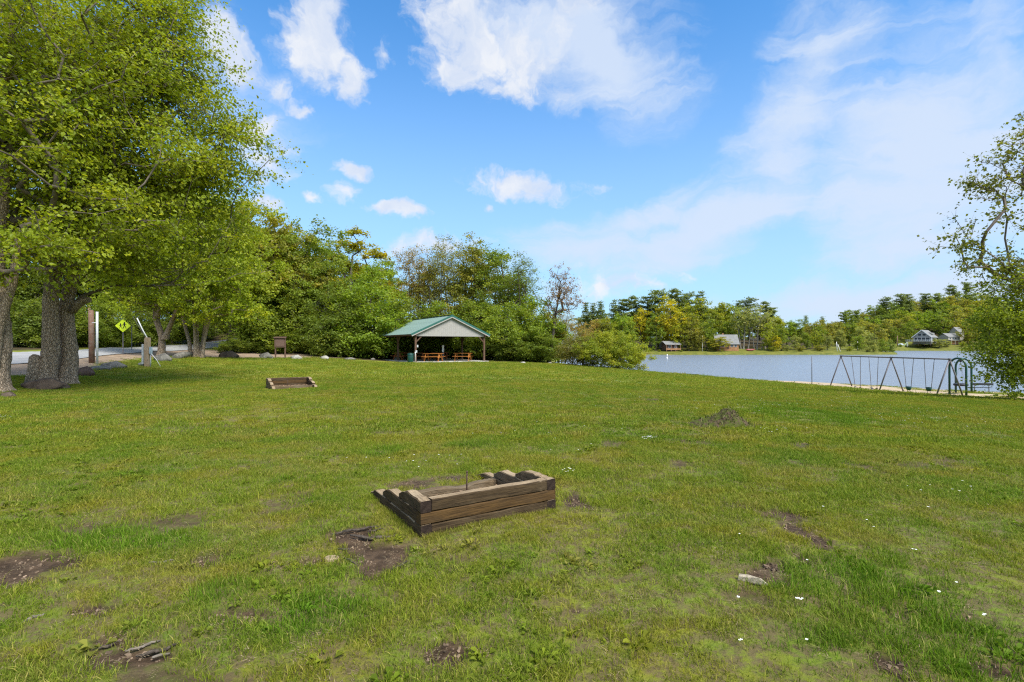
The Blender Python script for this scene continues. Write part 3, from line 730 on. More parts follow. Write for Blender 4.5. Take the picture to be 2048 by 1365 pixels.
def tubes(P, chains, rad, kfun, rng=None):
    V, Fc, base = [], [], 0
    for ch in chains:
        pts = P[ch]; n = len(pts); r = rad[ch].copy()
        if len(ch) > 1: r[0] = min(r[0], r[1] * 1.25)
        k = kfun(r.max())
        T_ = np.gradient(pts, axis=0); T_ /= np.linalg.norm(T_, axis=1)[:, None] + 1e-9
        ref = np.array([1.0, .1, 0]) if abs(T_[0, 0]) < .85 else np.array([0, 1.0, .1])
        X = ref - T_ * (T_ @ ref)[:, None]; X /= np.linalg.norm(X, axis=1)[:, None] + 1e-9; Yv = np.cross(T_, X)
        a = np.arange(k) * 2 * np.pi / k
        ring = pts[:, None] + r[:, None, None] * (X[:, None] * np.cos(a)[None, :, None] + Yv[:, None] * np.sin(a)[None, :, None])
        V.append(ring.reshape(-1, 3)); i = np.arange(n - 1)[:, None] * k; j = np.arange(k)[None]; j2 = (j + 1) % k
        Fc.append((base + np.stack([i + j, i + j2, i + k + j2, i + k + j], -1)).reshape(-1, 4)); base += n * k
    return np.concatenate(V), np.concatenate(Fc)
def leaves(pos, out, size, rng, cl, up=.55, shape='diamond', droop=.25):
    n = len(pos)
    nv = rng.normal(0, 1, (n, 3)) * .62 + np.array([0, 0, up]) + out * .45; nv /= np.linalg.norm(nv, axis=1)[:, None]
    ax = rng.normal(0, 1, (n, 3)) + out * .7 - np.array([0, 0, droop]); ax -= nv * (ax * nv).sum(1)[:, None]; ax /= np.linalg.norm(ax, axis=1)[:, None] + 1e-9
    sd = np.cross(nv, ax); s = (size * rng.uniform(.5, 1.4, n))[:, None]
    if shape == 'lobed':
        prof = [(0, 0, 0), (-.42, .30, .10), (-.22, .80, .05), (0, 1.15, -.12), (.22, .80, .05), (.42, .30, .10)]
        tri = [(0, 1, 2), (0, 2, 3), (0, 3, 4), (0, 4, 5)]
    else:
        prof = [(0, 0, 0), (-.42, .45, .12), (0, 1, -.08), (.42, .45, .12)]; tri = [(0, 1, 2), (0, 2, 3)]
    m = len(prof)
    V = np.stack([pos + s * (sd * a + ax * b + nv * c) for a, b, c in prof], 1).reshape(-1, 3)
    Fc = (np.arange(n)[:, None, None] * m + np.array(tri)[None]).reshape(-1, 3)
    v = np.repeat(rng.uniform(0, 1, n), len(tri)); c = np.repeat(cl, len(tri))
    return V, Fc, v, c
def env_targets(rng, n, blobs, jitter=0.0, shell=.55):
    """targets spread in a union of ellipsoids (cx,cy,cz,rx,ry,rz), denser towards the outside"""
    w = np.array([b[3] * b[4] * b[5] for b in blobs]) ** .8; w = w / w.sum(); out = []
    for b, q in zip(blobs, w):
        m = max(3, int(n * q)); d = rng.normal(0, 1, (m, 3)); d /= np.linalg.norm(d, axis=1)[:, None]
        rr = rng.uniform(0, 1, m) ** shell
        out.append(np.array(b[:3]) + d * rr[:, None] * np.array(b[3:6]))
    return np.concatenate(out)
def make_tree_meshes(name, seed, trunk, R0, blobs, n_t, n_leaf, leaf, clump=(.75, .5), shape='diamond', bark=None, step=.7, tip=.012, extra_trunks=(), hi=False, twigs=True, wind=0.0, minz=None, alpha=.35, shell=.55, up=.55, xr=None, gap=None, flat=.7):
    rng = np.random.default_rng(seed)
    tg = env_targets(rng, n_t, blobs, shell=shell)
    if minz is not None: tg = tg[tg[:, 2] > minz]
    if gap is not None: tg = tg[[mnoise.noise(Vector((p[0] * .42, p[1] * .42, p[2] * .75 + seed))) > gap for p in tg]]
    all_tr = [trunk, *extra_trunks]
    mids = np.array([np.mean(np.array(t)[len(t) // 2:], axis=0) for t in all_tr])
    own = np.argmin(np.linalg.norm(tg[:, None, :2] - mids[None, :, :2], axis=2) + rng.normal(0, .5, (len(tg), len(all_tr))), axis=1)
    Vt, Ft, Vb, Fb, bt, bb = [], [], [], [], 0, 0
    for k, tr in enumerate(all_tr):
        P, par, chains, cnt = tree_nodes(rng, tr, tg[own == k], alpha=alpha, step=step)
        rad0 = R0 if k == 0 else (xr or R0 * rng.uniform(.55, .8))
        e = math.log(rad0 / tip) / math.log(max(cnt[0], 2)); rad = tip * cnt ** e
        tl = np.linspace(rad0, rad0 * .35, len(tr)); rad[:len(tr)] = np.maximum(rad[:len(tr)] * .8, np.minimum(tl, 9))
        # trunk with flare and ridges
        pts = np.array(tr); n = len(pts); m = 28 if hi else 10
        tt = np.linspace(0, n - 1, (n - 1) * (8 if hi else 3) + 1); pp = np.c_[[np.interp(tt, range(n), pts[:, q]) for q in range(3)]].T; rr = np.interp(tt, range(n), rad[:n])
        hgt = pp[:, 2] - pp[0, 2]; rr = rr * (1 + (.45 if k == 0 or xr is None else 0) * np.exp(-hgt / .3))
        a = np.arange(m) * 2 * np.pi / m
        rt = 1 + .07 * np.sin(a * 3 + seed + k)[None] * np.exp(-hgt / 2.0)[:, None] + .22 * np.maximum(0, np.sin(a * 5 + seed * 2 + k))[None] * np.exp(-hgt / .22)[:, None]
        if hi: rt = rt + .05 * rng.normal(0, 1, rt.shape)
        wob = np.c_[.25 * rad0 * np.sin(hgt * 1.3 + seed), .2 * rad0 * np.cos(hgt * 1.1 + k), 0 * hgt] * np.minimum(1, hgt / 1)[:, None]
        ring = (pp + wob)[:, None] + (rr[:, None] * rt)[..., None] * np.stack([np.cos(a), np.sin(a), 0 * a], -1)[None]
        Vt.append(ring.reshape(-1, 3)); L_ = len(pp); i = np.arange(L_ - 1)[:, None] * m; j = np.arange(m)[None]; j2 = (j + 1) % m
        Ft.append((bt + np.stack([i + j, i + j2, i + m + j2, i + m + j], -1)).reshape(-1, 4)); bt += L_ * m
        if len(chains) > 1:
            v, f = tubes(P, chains[1:], rad, (lambda r: 8 if r > .06 else (5 if r > .025 else 3)) if hi else (lambda r: 5 if r > .05 else 3))
            Vb.append(v); Fb.append(f + bb); bb += len(v)
    # leaves: short twigs out of every clump centre, leaves along them
    cen = np.array([np.mean([b[0] for b in blobs]), np.mean([b[1] for b in blobs]), np.mean([b[2] for b in blobs])])
    nt = len(tg); ntw = 6; od = tg - cen; od /= np.linalg.norm(od, axis=1)[:, None] + 1e-9
    tw = rng.normal(0, 1, (nt, ntw, 3)) + od[:, None] * .8; tw[..., 2] *= flat; tw[..., 0] += wind; tw /= np.linalg.norm(tw, axis=2)[..., None]
    tl = rng.uniform(.5, 1.25, (nt, ntw, 1)) * clump[0]
    if twigs:
        s_ = np.repeat(tg, ntw, 0); e_ = s_ + (tw * tl).reshape(-1, 3); V3 = []
        for aa in range(3):
            o = np.array([math.cos(aa * 2.09), math.sin(aa * 2.09), 0]) * tip * .8
            V3.append(s_ + o)
        V3 = np.stack([*V3, e_], 1).reshape(-1, 3); q = np.arange(len(s_))[:, None, None] * 4 + np.array([(0, 1, 3, 3), (1, 2, 3, 3), (2, 0, 3, 3)])[None]
        q = q.reshape(-1, 4)
        Vb.append(V3); tri_tw = q[:, :3] + bb; bb += len(V3)
    k = rng.integers(0, nt, n_leaf); kk = rng.integers(0, ntw, n_leaf); u = rng.uniform(.05, 1.05, (n_leaf, 1))
    pos = tg[k] + tw[k, kk] * tl[k, kk] * u + rng.normal(0, 1, (n_leaf, 3)) * clump[1] * .28 * np.array([1, 1, .7])
    clr = rng.uniform(0, 1, nt)[k] * .7 + .3 * rng.uniform(0, 1, n_leaf)
    out = tw[k, kk] * .6 + od[k] * .4; out[:, 0] += wind
    V, Fc, v, c = leaves(pos, out, leaf, rng, clr, shape=shape, up=up)
    me_l = npmesh(name + '_crown', V, Fc, M_leaf, False, {'v': ('FACE', v), 'cl': ('FACE', c)})
    me_t = npmesh(name + '_trunk', np.concatenate(Vt), np.concatenate(Ft), bark or M_bark, True)
    Vb = np.concatenate(Vb) if Vb else np.zeros((0, 3)); Fq = np.concatenate(Fb) if Fb else np.zeros((0, 4), int)
    tri = np.concatenate([Fq[:, :3], Fq[:, [0, 2, 3]]]) if len(Fq) else np.zeros((0, 3), int)
    if twigs: tri = np.concatenate([tri, tri_tw])
    me_b = npmesh(name + '_limbs', Vb, tri, M_limb if hi else (bark or M_twig), True)
    return me_t, me_b, me_l
def place_tree(name, meshes, label, loc, rz=0.0, sc=1.0, col=(.09, .15, .02), cat='tree', group=None, names=('trunk', 'limbs', 'crown')):
    t = thing(name, label, cat, loc, rz, group, sc)
    for nm, me in zip(names, meshes):
        o = link(nm, me, t); o.color = (*col, 1)
    return t

def build_left_trees():
    # first maple at the left edge of the view
    x, y = at(-10, 17.2); z = hz(x, y) - .06
    m = make_tree_meshes('maple_a', 11, [(0, 0, 0), (.05, .1, 1.5), (-.1, .2, 3.2), (-.2, .2, 5.5), (-.1, .3, 8), (.1, .2, 11), (.2, .1, 14)], .33,
        [(0, 0, 9.5, 4.5, 4.5, 5.8), (3.4, .5, 7.2, 3.4, 3.0, 2.6), (2.4, -1, 4.9, 2.8, 2.2, 1.3), (-2, -2, 6.5, 3, 3, 2.5), (2.2, 0, 12.0, 3.0, 3.0, 3.2)], 880, 46400, .105, (1.25, .45), gap=-.13, flat=.42, shape='lobed', bark=M_bark, step=.6, tip=.011, hi=True, wind=.35, minz=3.6, extra_trunks=[[(.16, -.2, 0.9), (.42, -.25, 2.2), (.95, -.4, 3.6), (1.5, -.7, 5.4)]], xr=.14)
    place_tree('maple_tree', m, 'thick grey maple cut by the left edge, nearest of the roadside maples', (x, y, z), 0, 1, (.260, .320, .018), group='maples beside the road')
    x, y = at(90, 20.2); z = hz(x, y) - .06
    m = make_tree_meshes('maple_b', 12, [(0, 0, 0), (.05, .1, 1.5), (.2, .1, 3.2), (.35, .2, 5.5), (.3, .3, 8), (.1, .2, 11), (.2, .1, 15)], .31,
        [(0, 0, 11, 4.2, 4.2, 6.2), (3.5, .5, 12.5, 2.8, 2.6, 3.2), (3.2, 1, 8.2, 3.6, 3, 2.4), (2.6, .5, 5.4, 3.0, 3, 1.6)], 880, 44800, .105, (1.25, .45), gap=-.13, flat=.42, shape='lobed', bark=M_bark, step=.6, tip=.011, hi=True, wind=.35, minz=3.9)
    place_tree('maple_tree', m, 'grey maple with a dead stub on its left side, middle one of the roadside maples', (x, y, z), 0, 1, (.255, .315, .018), group='maples beside the road')
    x, y = at(133, 20.8); z = hz(x, y) - .06
    m = make_tree_meshes('maple_c', 13, [(0, 0, 0), (.0, .1, 1.5), (.02, .1, 3.2), (.15, .2, 5.5), (.5, .3, 8), (1.0, .2, 11), (1.3, .1, 15)], .29,
        [(1.0, 0, 11.5, 4.0, 4.2, 6), (4.4, 0, 8.2, 3.4, 3, 2.5), (5.6, 0, 8.9, 2.3, 2.0, 1.7), (3.6, 1, 5.5, 3.6, 3.0, 1.7), (4.0, .3, 11.6, 2.8, 2.6, 2.6), (7.5, -.3, 9.2, 1.0, .9, .7), (6.2, -.2, 10.6, 1.1, 1.2, 1.0), (3.6, 0, 14.4, 2.2, 2.2, 1.8), (2.8, 0, 16.5, 2.2, 2.2, 1.8)], 1020, 56000, .105, (1.25, .45), gap=-.13, flat=.42, shape='lobed', bark=M_bark, step=.6, tip=.011, hi=True, wind=.4, minz=3.8,
        extra_trunks=[[(-.55, .5, 0), (-.5, .5, 1.6), (-.35, .4, 3.4), (-.1, .6, 6)]])
    place_tree('maple_tree', m, 'twin stemmed grey maple with long limbs reaching right over the lawn', (x, y, z), 0, 1, (.270, .325, .018), group='maples beside the road')
    # dead stub against the middle maple and a sawn limb
    x, y = at(70, 20.0); s = MB(); s.tube([(0, 0, -.1), (0, 0, .5), (.03, 0, 1.05), (.06, 0, 1.12)], [.34, .24, .20, .12], 12); o = s.build('tree_stub', M_bark, None, (x, y, hz(x, y)))
    tag(o, 'short dead grey trunk stub beside the middle roadside maple', 'tree stub')
build_left_trees()

# shared shapes for the wood behind
VAR = {}
def variants():
    tr = lambda h, b=.3: [(0, 0, 0), (.1, 0, h * .15), (.05, b, h * .35), (-.1, b, h * .55), (.0, .1, h * .8)]
    for k in range(2):
        s = 100 + k
        VAR['broad', k] = make_tree_meshes('broad', s, tr(14), .26, [(0, 0, 8.6, 5, 5, 5.2), (2.5, -1.5, 5.5, 3.2, 3, 2.8), (-3, 0, 6, 3, 3, 3), (1.5, 1, 11.5, 3, 3, 2.8), (0, -3, 4, 3, 2.2, 2.4)], 330, 21000, .215, (1.1, .6), gap=-.2, flat=.5, bark=M_bark2, step=1.1, tip=.013)
        VAR['tall', k] = make_tree_meshes('tall', s + 10, tr(17, .6), .24, [(0, 0, 9.5, 3.6, 3.6, 6), (1.2, 0, 14, 2.6, 2.4, 2.8), (-1.8, -.5, 11, 2.4, 2.4, 3), (2, -1, 6, 2.8, 2.6, 3.2), (-1, -1.5, 4, 2.6, 2.2, 2.8)], 300, 17000, .20, (1.1, .6), gap=-.2, flat=.5, bark=M_bark2, step=1.1, tip=.013)
        VAR['sparse', k] = make_tree_meshes('sparse', s + 20, [(0, 0, 0), (-.3, 0, 3), (-.8, .2, 7), (-1, .3, 12)], .13, [(0, 0, 9.5, 3.4, 3.4, 5.6), (1.5, 0, 13, 2.4, 2.4, 2.8), (-1.5, -.5, 11.5, 2.4, 2.4, 3.2)], 330, 8500, .15, (1.0, .7), bark=M_bark2, step=1.0, tip=.012,
            extra_trunks=[[(.4, .2, 0), (.7, .2, 3), (1.4, 0, 8), (1.8, -.2, 13)], [(.1, -.4, 0), (.2, -.8, 4), (.2, -1.2, 10)]], shell=.6)
        VAR['low', k] = make_tree_meshes('low', s + 30, tr(8), .14, [(0, 0, 4.2, 3.8, 3.4, 3.6), (2, -1, 2.4, 2.6, 2.2, 2.2), (-2.2, -.8, 2.6, 2.6, 2.2, 2.4), (0, -1.5, 1.6, 2.6, 1.8, 1.5)], 260, 17000, .20, (.8, .7), bark=M_bark2, step=1.0, tip=.011)
        VAR['oak', k] = make_tree_meshes('oak', s + 40, tr(17, .5), .28, [(0, 0, 15, 1.8, 1.8, .8), (3, 0, 14, 1.8, 1.6, .8), (-3, 0, 13.4, 1.8, 1.6, .8), (1.4, -1, 12.3, 2.2, 1.8, .9), (4.2, 0, 11.5, 1.7, 1.6, .8), (-1.8, -1, 10.8, 2.4, 2, 1.0), (2, 0, 9, 3.2, 2.6, 1.6), (-3.5, 0, 8, 2.4, 2.4, 1.4), (0, 0, 17.2, 1.4, 1.4, .6)], 230, 12500, .25, (.7, .55), bark=M_bark2, step=1.1, tip=.018, shell=.7)
variants()
GREENS = dict(yg=(.295, .335, .030), mid=(.205, .270, .030), dark=(.155, .210, .028), olive=(.285, .285, .045), bright=(.225, .315, .028), brown=(.350, .265, .070), sage=(.290, .320, .095), gold=(.400, .370, .022), blue=(.165, .215, .060))
COLW = dict(yg='yellow green', mid='mid green', dark='dark green', olive='olive', bright='bright green', brown='brownish budding', sage='pale sage green', gold='golden yellow green', blue='blue green')
VH = dict(broad=14.2, tall=17.2, sparse=15.6, low=8.2, oak=18.0)
ORD = ['first', 'second', 'third', 'fourth', 'fifth', 'sixth', 'seventh', 'eighth', 'ninth', 'tenth', 'eleventh', 'twelfth', 'thirteenth', 'fourteenth', 'fifteenth', 'sixteenth', 'seventeenth', 'eighteenth', 'nineteenth', 'twentieth', 'twenty-first', 'twenty-second', 'twenty-third', 'twenty-fourth', 'twenty-fifth', 'twenty-sixth', 'twenty-seventh', 'twenty-eighth', 'twenty-ninth', 'thirtieth']
def wood_tree(px, top, Y, kind, col, label, w=1.0, name='leafy_tree', k=None, rz=None, group='trees of the wood behind the lawn', base=None):
    x, y = at(px, Y); z = hz(x, y) - .1 if base is None else base
    h = zat(top, Y) - z; s = h / VH[kind]
    k = random.randint(0, 1) if k is None else k
    c = np.array(GREENS[col]) * random.uniform(.9, 1.12)
    return place_tree(name, VAR[kind, k], label, (x, y, z), random.uniform(0, 6.28) if rz is None else rz, (s * w, s * w, s), tuple(c), group=group)
def build_wood():
    L = 'trees of the wood behind the lawn'
    wt = wood_tree
    # trees near the road and the drive
    x, y = at(322, 40); m = make_tree_meshes('roadside_a', 301, [(0, 0, 0), (.0, 0, 1.6), (-.35, 0, 3), (-.5, .2, 6), (-.3, 0, 10)], .27, [(0, 0, 8.5, 5, 4.2, 5), (3, -.5, 6.4, 3.6, 3, 2.8), (-3, 0, 7.2, 3.4, 3, 3), (1, -1, 4.4, 4, 2.6, 1.3)], 420, 30000, .165, (1.0, .5), gap=-.2, flat=.5, bark=M_bark, step=.9, tip=.012, extra_trunks=[[(.25, 0, 1.4), (.9, 0, 3), (1.5, .2, 5)]], wind=.2)
    place_tree('leafy_tree', m, 'forked grey tree beside the road left of the many stemmed tree', (x, y, hz(x, y) - .1), 0, (1, 1, 1.02), (.250, .320, .018))
    x, y = at(392, 40); st = [[(a * .45, b * .3, 0), (a * .6, b * .5, 1.3), (a * 1.1, b * .8, 3.2), (a * 1.8, b, 6)] for a, b in ((-1, .2), (-.45, .8), (.1, -.5), (.6, .4), (1.1, -.2))]
    m = make_tree_meshes('roadside_b', 302, [(0, 0, 0), (0, 0, 1.5), (.1, .1, 4), (.0, .2, 9)], .22, [(0, 0, 9.0, 5, 4, 4.6), (3.2, -.5, 6.6, 3.6, 3, 3), (-2.6, 0, 6.6, 3, 3, 3), (2.6, -1, 3.8, 3.2, 2, 1.5), (.4, 0, 11.4, 3, 3, 2.4)], 460, 32000, .165, (1.0, .5), gap=-.2, flat=.5, bark=M_bark, step=.9, tip=.012, extra_trunks=st, wind=.2)
    place_tree('leafy_tree', m, 'many stemmed grey tree at the lawn corner left of the dark boulder', (x, y, hz(x, y) - .1), 0, (1, 1, 1.04), (.265, .330, .018))
    spec = [
        (462, 385, 56, 'broad', 'yg', 'broad yellow green tree behind the boulders at the dirt drive', 1.05),
        (545, 408, 58, 'broad', 'olive', 'tall yellowish tree rising behind the brown notice board', 1.0),
        (610, 442, 60, 'broad', 'mid', 'rounded green tree to the right above the notice board', 1.0),
        (706, 456, 70, 'oak', 'gold', 'airy oak with golden leaf clumps standing above the wood', 1.45),
        (655, 506, 58, 'tall', 'mid', 'upright mid green tree above the pale boulders', 1.0),
        (742, 516, 62, 'broad', 'bright', 'fresh green tree behind the left end of the pavilion roof', .95),
        (775, 520, 70, 'oak', 'yg', 'thin yellow green tree behind the pavilion at its left', .9),
        (832, 488, 66, 'sparse', 'brown', 'bare looking brownish tree above the left roof slope', 1.0),
        (872, 500, 64, 'sparse', 'olive', 'open olive tree directly above the roof ridge', 1.05),
        (915, 476, 66, 'sparse', 'olive', 'tall thin stemmed olive tree behind the gable peak', 1.1),
        (955, 470, 64, 'tall', 'olive', 'tallest olive green tree behind the pavilion', 1.05),
        (1002, 478, 62, 'tall', 'mid', 'tall green tree behind the right corner of the pavilion', 1.1),
        (1045, 512, 60, 'sparse', 'mid', 'slender green tree right of the pavilion', 1.1),
        (1062, 590, 58, 'low', 'bright', 'low bright green tree at the lawn edge right of the pavilion', 1.1),
        (1015, 600, 56, 'low', 'mid', 'bushy green tree close behind the right pavilion post', 1.2),
        (948, 596, 60, 'low', 'mid', 'bushy tree seen behind the right half of the gable', 1.2),
        (880, 600, 62, 'low', 'bright', 'bushy tree seen over the middle of the pavilion', 1.2),
        (815, 590, 60, 'low', 'dark', 'dark bushy tree over the left roof slope', 1.2),
        (740, 560, 56.5, 'low', 'bright', 'bright maple sapling mass just left of the pavilion', 1.1),
        (680, 580, 56, 'low', 'dark', 'dark leafy bush tree behind the pale boulders', 1.1),
        (620, 570, 57, 'low', 'mid', 'green bush tree right of the notice board', 1.05),
        (562, 590, 57, 'low', 'dark', 'dark bush tree directly behind the notice board', 1.1),
        (505, 560, 56, 'low', 'mid', 'leafy bush tree hanging over the dirt drive', 1.2),
    ]
    for (px, top, Y, kd, cl, lb, w) in spec: wt(px, top, Y, kd, cl, lb, w)
    # second rank, filling
    back = [(430, 400, 74, 'tall', 'mid'), (500, 425, 76, 'tall', 'mid'), (575, 440, 78, 'tall', 'olive'), (640, 470, 78, 'broad', 'mid'), (720, 510, 80, 'tall', 'dark'), (790, 545, 80, 'tall', 'mid'), (850, 525, 82, 'tall', 'olive'), (930, 515, 82, 'tall', 'mid'), (1000, 530, 80, 'tall', 'olive'), (1060, 600, 74, 'low', 'olive')]
    for i, (px, top, Y, kd, cl) in enumerate(back): wt(px, top, Y, kd, cl, '%s tree in the back rank of the wood, %s from the left' % (COLW[cl], ORD[i]), 1.15)
    # beyond the road on the left
    lf = [(-60, 330, 46), (10, 400, 48), (75, 430, 47), (140, 400, 52), (200, 380, 56), (255, 410, 58), (310, 390, 64), (370, 400, 70), (425, 420, 84)]
    for i, (px, top, Y) in enumerate(lf): wt(px, top, Y, 'broad' if i % 2 else 'tall', 'dark' if i % 3 else 'mid', 'tree across the road behind the roadside maples, %s from the left' % ORD[i], 1.15, group='trees across the road')
    for i, (px, Y) in enumerate(((-30, 43), (30, 42.5), (85, 43), (130, 44), (170, 45.5), (212, 48), (262, 52), (300, 55), (345, 60), (385, 66), (425, 77), (470, 78))):
        o = wt(px, random.uniform(585, 625), Y, 'low', 'dark' if i % 4 else 'mid', 'dark understorey bush across the road, %s from the left' % ORD[i], 1.25, name='bush', group='bushes across the road'); o['category'] = 'bush'
    for i, (px, Y) in enumerate(((478, 53), (520, 55.5), (545, 54.5), (588, 55), (625, 55.5), (665, 55), (705, 59), (742, 64), (775, 66), (810, 64), (850, 64), (890, 64), (930, 63), (970, 60), (1010, 57), (1045, 55), (1080, 56))):
        o = wt(px, random.uniform(655, 678), Y, 'low', random.choice(('dark', 'mid', 'dark')), 'low undergrowth bush along the foot of the wood, %s from the left' % ORD[i], 1.9, name='bush', group='undergrowth bushes at the foot of the wood'); o['category'] = 'bush'
    # thin reddish tree, brown shrubs and round willow bush near the water
    x, y = at(1098, 56)
    m = make_tree_meshes('thin_tree', 401, [(0, 0, 0), (.15, 0, 1.5), (.6, 0, 4), (.9, .1, 6.5), (1.3, .1, 9)], .17, [(1.7, 0, 7.6, 2.0, 1.8, 2.2), (1.2, 0, 9.2, 1.6, 1.5, 1.4), (.3, 0, 6.4, 1.2, 1.2, 1.4), (2.7, 0, 6.6, 1.1, 1, 1.0)], 150, 2600, .13, (.6, .5), bark=M_bark2, step=.8, tip=.012)
    place_tree('leafy_tree', m, 'thin leaning tree with sparse reddish young leaves near the water', (x, y, hz(x, y) - .1), 0, 1, (.26, .16, .06))
    for i, (px, top, Y, c, w) in enumerate(((1118, 625, 59, 'brown', 1.0), (1150, 640, 60, 'brown', .9))):
        wt(px, top, Y, 'sparse', c, ['brown twiggy shrub tree under the thin leaning tree', 'brown twiggy shrub tree behind the round willow bush'][i], 1.6, group='twiggy shrubs by the water')
    def bush(name, seed, blobs, n_t, n_leaf, leaf):
        return make_tree_meshes(name, seed, [(0, 0, 0), (0, 0, .5), (.1, 0, 1)], .06, blobs, n_t, n_leaf, leaf, (.45, .4), bark=M_twig, step=.6, tip=.008, extra_trunks=[[(.5, 0, 0), (.8, 0, .6), (1.3, 0, 1.3)], [(-.5, 0, 0), (-.9, 0, .6), (-1.4, 0, 1.3)], [(0, -.5, 0), (0, -.9, .7), (.2, -1.2, 1.1)]])
    x, y = at(1232, 50.5)
    m = bush('willow', 402, [(0, 0, 1.9, 2.9, 2.3, 1.9), (-1.8, 0, 2.2, 2.2, 2, 1.7), (1.4, 0, 1.4, 2.0, 1.8, 1.35)], 340, 38000, .105)
    place_tree('willow_bush', m, 'round yellow green willow bush at the lawn edge beside the lake', (x, y, hz(x, y) - .15), 0, (1.05, 1, 1.0), (.29, .335, .032), cat='bush')
    x, y = at(1165, 51.5)
    m = bush('shrub', 403, [(0, 0, 1.6, 1.9, 1.6, 1.6), (-1.2, 0, 1.4, 1.3, 1.3, 1.2)], 170, 7000, .12)
    place_tree('shrub', m, 'brownish open shrub left of the round willow bush', (x, y, hz(x, y) - .15), 0, (1.1, 1, 1.15), (.22, .21, .05), cat='bush')
build_wood()

def build_right_tree():
    x, y = at(2085, 25); z = hz(x, y) - .1
    m = make_tree_meshes('cherry', 501, [(0, 0, 0), (-.1, 0, 1.5), (.2, .1, 3.2), (.3, .2, 6), (.4, .3, 10), (.8, .2, 14)], .26,
        [(-.6, 0, 12.2, 2.2, 2.2, 2.2), (-2.3, 0, 10.2, 2.0, 1.8, 1.9), (-3.3, 0, 7.8, 1.7, 1.6, 1.3), (-1.6, 0, 6.6, 2.4, 2, 1.6), (1.5, 0, 9, 3, 3, 4), (-4.1, 0, 8.2, .9, .8, .5), (.2, 0, 14, 1.6, 1.5, 1.2)], 220, 7000, .14, (.85, .4), bark=M_bark2, step=.8, tip=.013, hi=True, wind=-.3, up=.7, shell=.75)
    place_tree('leafy_tree', m, 'tall airy tree reaching in from the right edge against the sky', (x, y, z), 0, 1, (.17, .19, .030))
    x, y = at(2082, 24.5); z = hz(x, y) - .1
    m = make_tree_meshes('rightlow', 502, [(0, 0, 0), (0, 0, .8), (.1, 0, 2), (.1, 0, 4)], .12,
        [(.2, 0, 3.0, 2.4, 2, 2.4), (-1.3, 0, 4.1, 2.0, 1.6, .9), (-1.1, 0, 1.7, 1.5, 1.5, 1.4), (-.2, 0, 5.6, 1.9, 1.6, 1.2), (-2.2, 0, 2.7, 1.2, 1, .45), (1.5, 0, 3, 2, 2, 3)], 460, 44000, .10, (.7, .45), bark=M_bark2, step=.7, tip=.009, wind=-.25)
    place_tree('leafy_tree', m, 'dense low branched green tree at the right edge behind the arch swing', (x, y, z), 0, 1, (.235, .290, .020))
build_right_tree()

# ------------------------------------------------------------------ far shore
def far_variants():
    for k in range(4):
        rng = np.random.default_rng(700 + k)
        bl = [(0, 0, 8.5, 4.4, 4.4, 5.2)] + [(rng.uniform(-3, 3), rng.uniform(-3, 1), rng.uniform(4, 13), 2.4, 2.4, 2.2) for _ in range(6)] + [(0, -1, 3.5, 3.2, 2.6, 2.8)]
        VAR['far', k] = make_tree_meshes('far', 700 + k, [(0, 0, 0), (.2, 0, 4), (0, .3, 8), (0, 0, 11)], .24, bl, 110, 3600, .46, (1.0, .9), bark=M_bark2, step=2.2, tip=.03, twigs=False)
    for k in range(2):
        rng = np.random.default_rng(720 + k)
        VAR['farbirch', k] = make_tree_meshes('farbirch', 720 + k, [(0, 0, 0), (.2, 0, 4), (.6, .3, 8), (1, 0, 12)], .2, [(0, 0, 10.5, 3.6, 3.4, 4.2), (2, 0, 8.6, 2.2, 2, 2.6), (-2, 0, 9.2, 2.2, 2, 3)], 110, 2600, .36, (1.0, .9), bark=M_bark3, step=2.2, tip=.04, twigs=False,
            extra_trunks=[[(-.8, 0, 0), (-1.3, 0, 5), (-2, 0, 10)], [(1.4, 0, 0), (2, 0, 5), (2.4, 0, 9)]])
    for k in range(3):      # white pines: tiers of flat boughs with gaps
        rng = np.random.default_rng(730 + k); V, Fb, pos, od = [], [], [], []
        H = 20; mb = MB(); mb.tube([(0, 0, 0), (.1, 0, 8), (0, .1, 15), (0, 0, H - .4)], [.28, .22, .12, .03], 6)
        lim = MB(); z = 4.5 if k != 1 else 2.5
        while z < H - .3:
            f = (H - z) / H; rad = (1.7 + 4.0 * f ** .7) * rng.uniform(.55, 1.2) if k != 1 else (.8 + 4.4 * f) * rng.uniform(.8, 1.1)
            for q in range(rng.integers(3, 6)):
                a = rng.uniform(0, 6.28); L = rad * rng.uniform(.6, 1.1); rise = rng.uniform(.12, .4) if z > H * .5 else rng.uniform(-.15, .2)
                e = np.array([math.cos(a) * L, math.sin(a) * L, z + L * rise]); s0 = np.array([0, 0, z])
                lim.tube([s0, (s0 + e) / 2 + np.array([0, 0, -.05 * L]), e], [.05, .035, .015], 3, False)
                n = int(26 * L) + 14; t = rng.uniform(.25, 1.05, n)[:, None]; p = s0 + (e - s0) * t + rng.normal(0, 1, (n, 3)) * np.array([.5, .5, .2])
                pos.append(p); od.append(np.repeat([[math.cos(a), math.sin(a), .5]], n, 0))
            z += rng.uniform(.5, 1.15)
        pos = np.concatenate(pos); od = np.concatenate(od)
        Vv, Fc, v, c = leaves(pos, od, .46, rng, rng.uniform(0, 1, len(pos)), up=.9)
        VAR['pine', k] = (mb.mesh('pine_trunk', M_bark2), lim.mesh('pine_limbs', M_bark2), npmesh('pine_crown', Vv, Fc, M_leaf, False, {'v': ('FACE', v), 'cl': ('FACE', c)}))
far_variants()
VH.update(far=14.5, farbirch=15.2, pine=20.0)
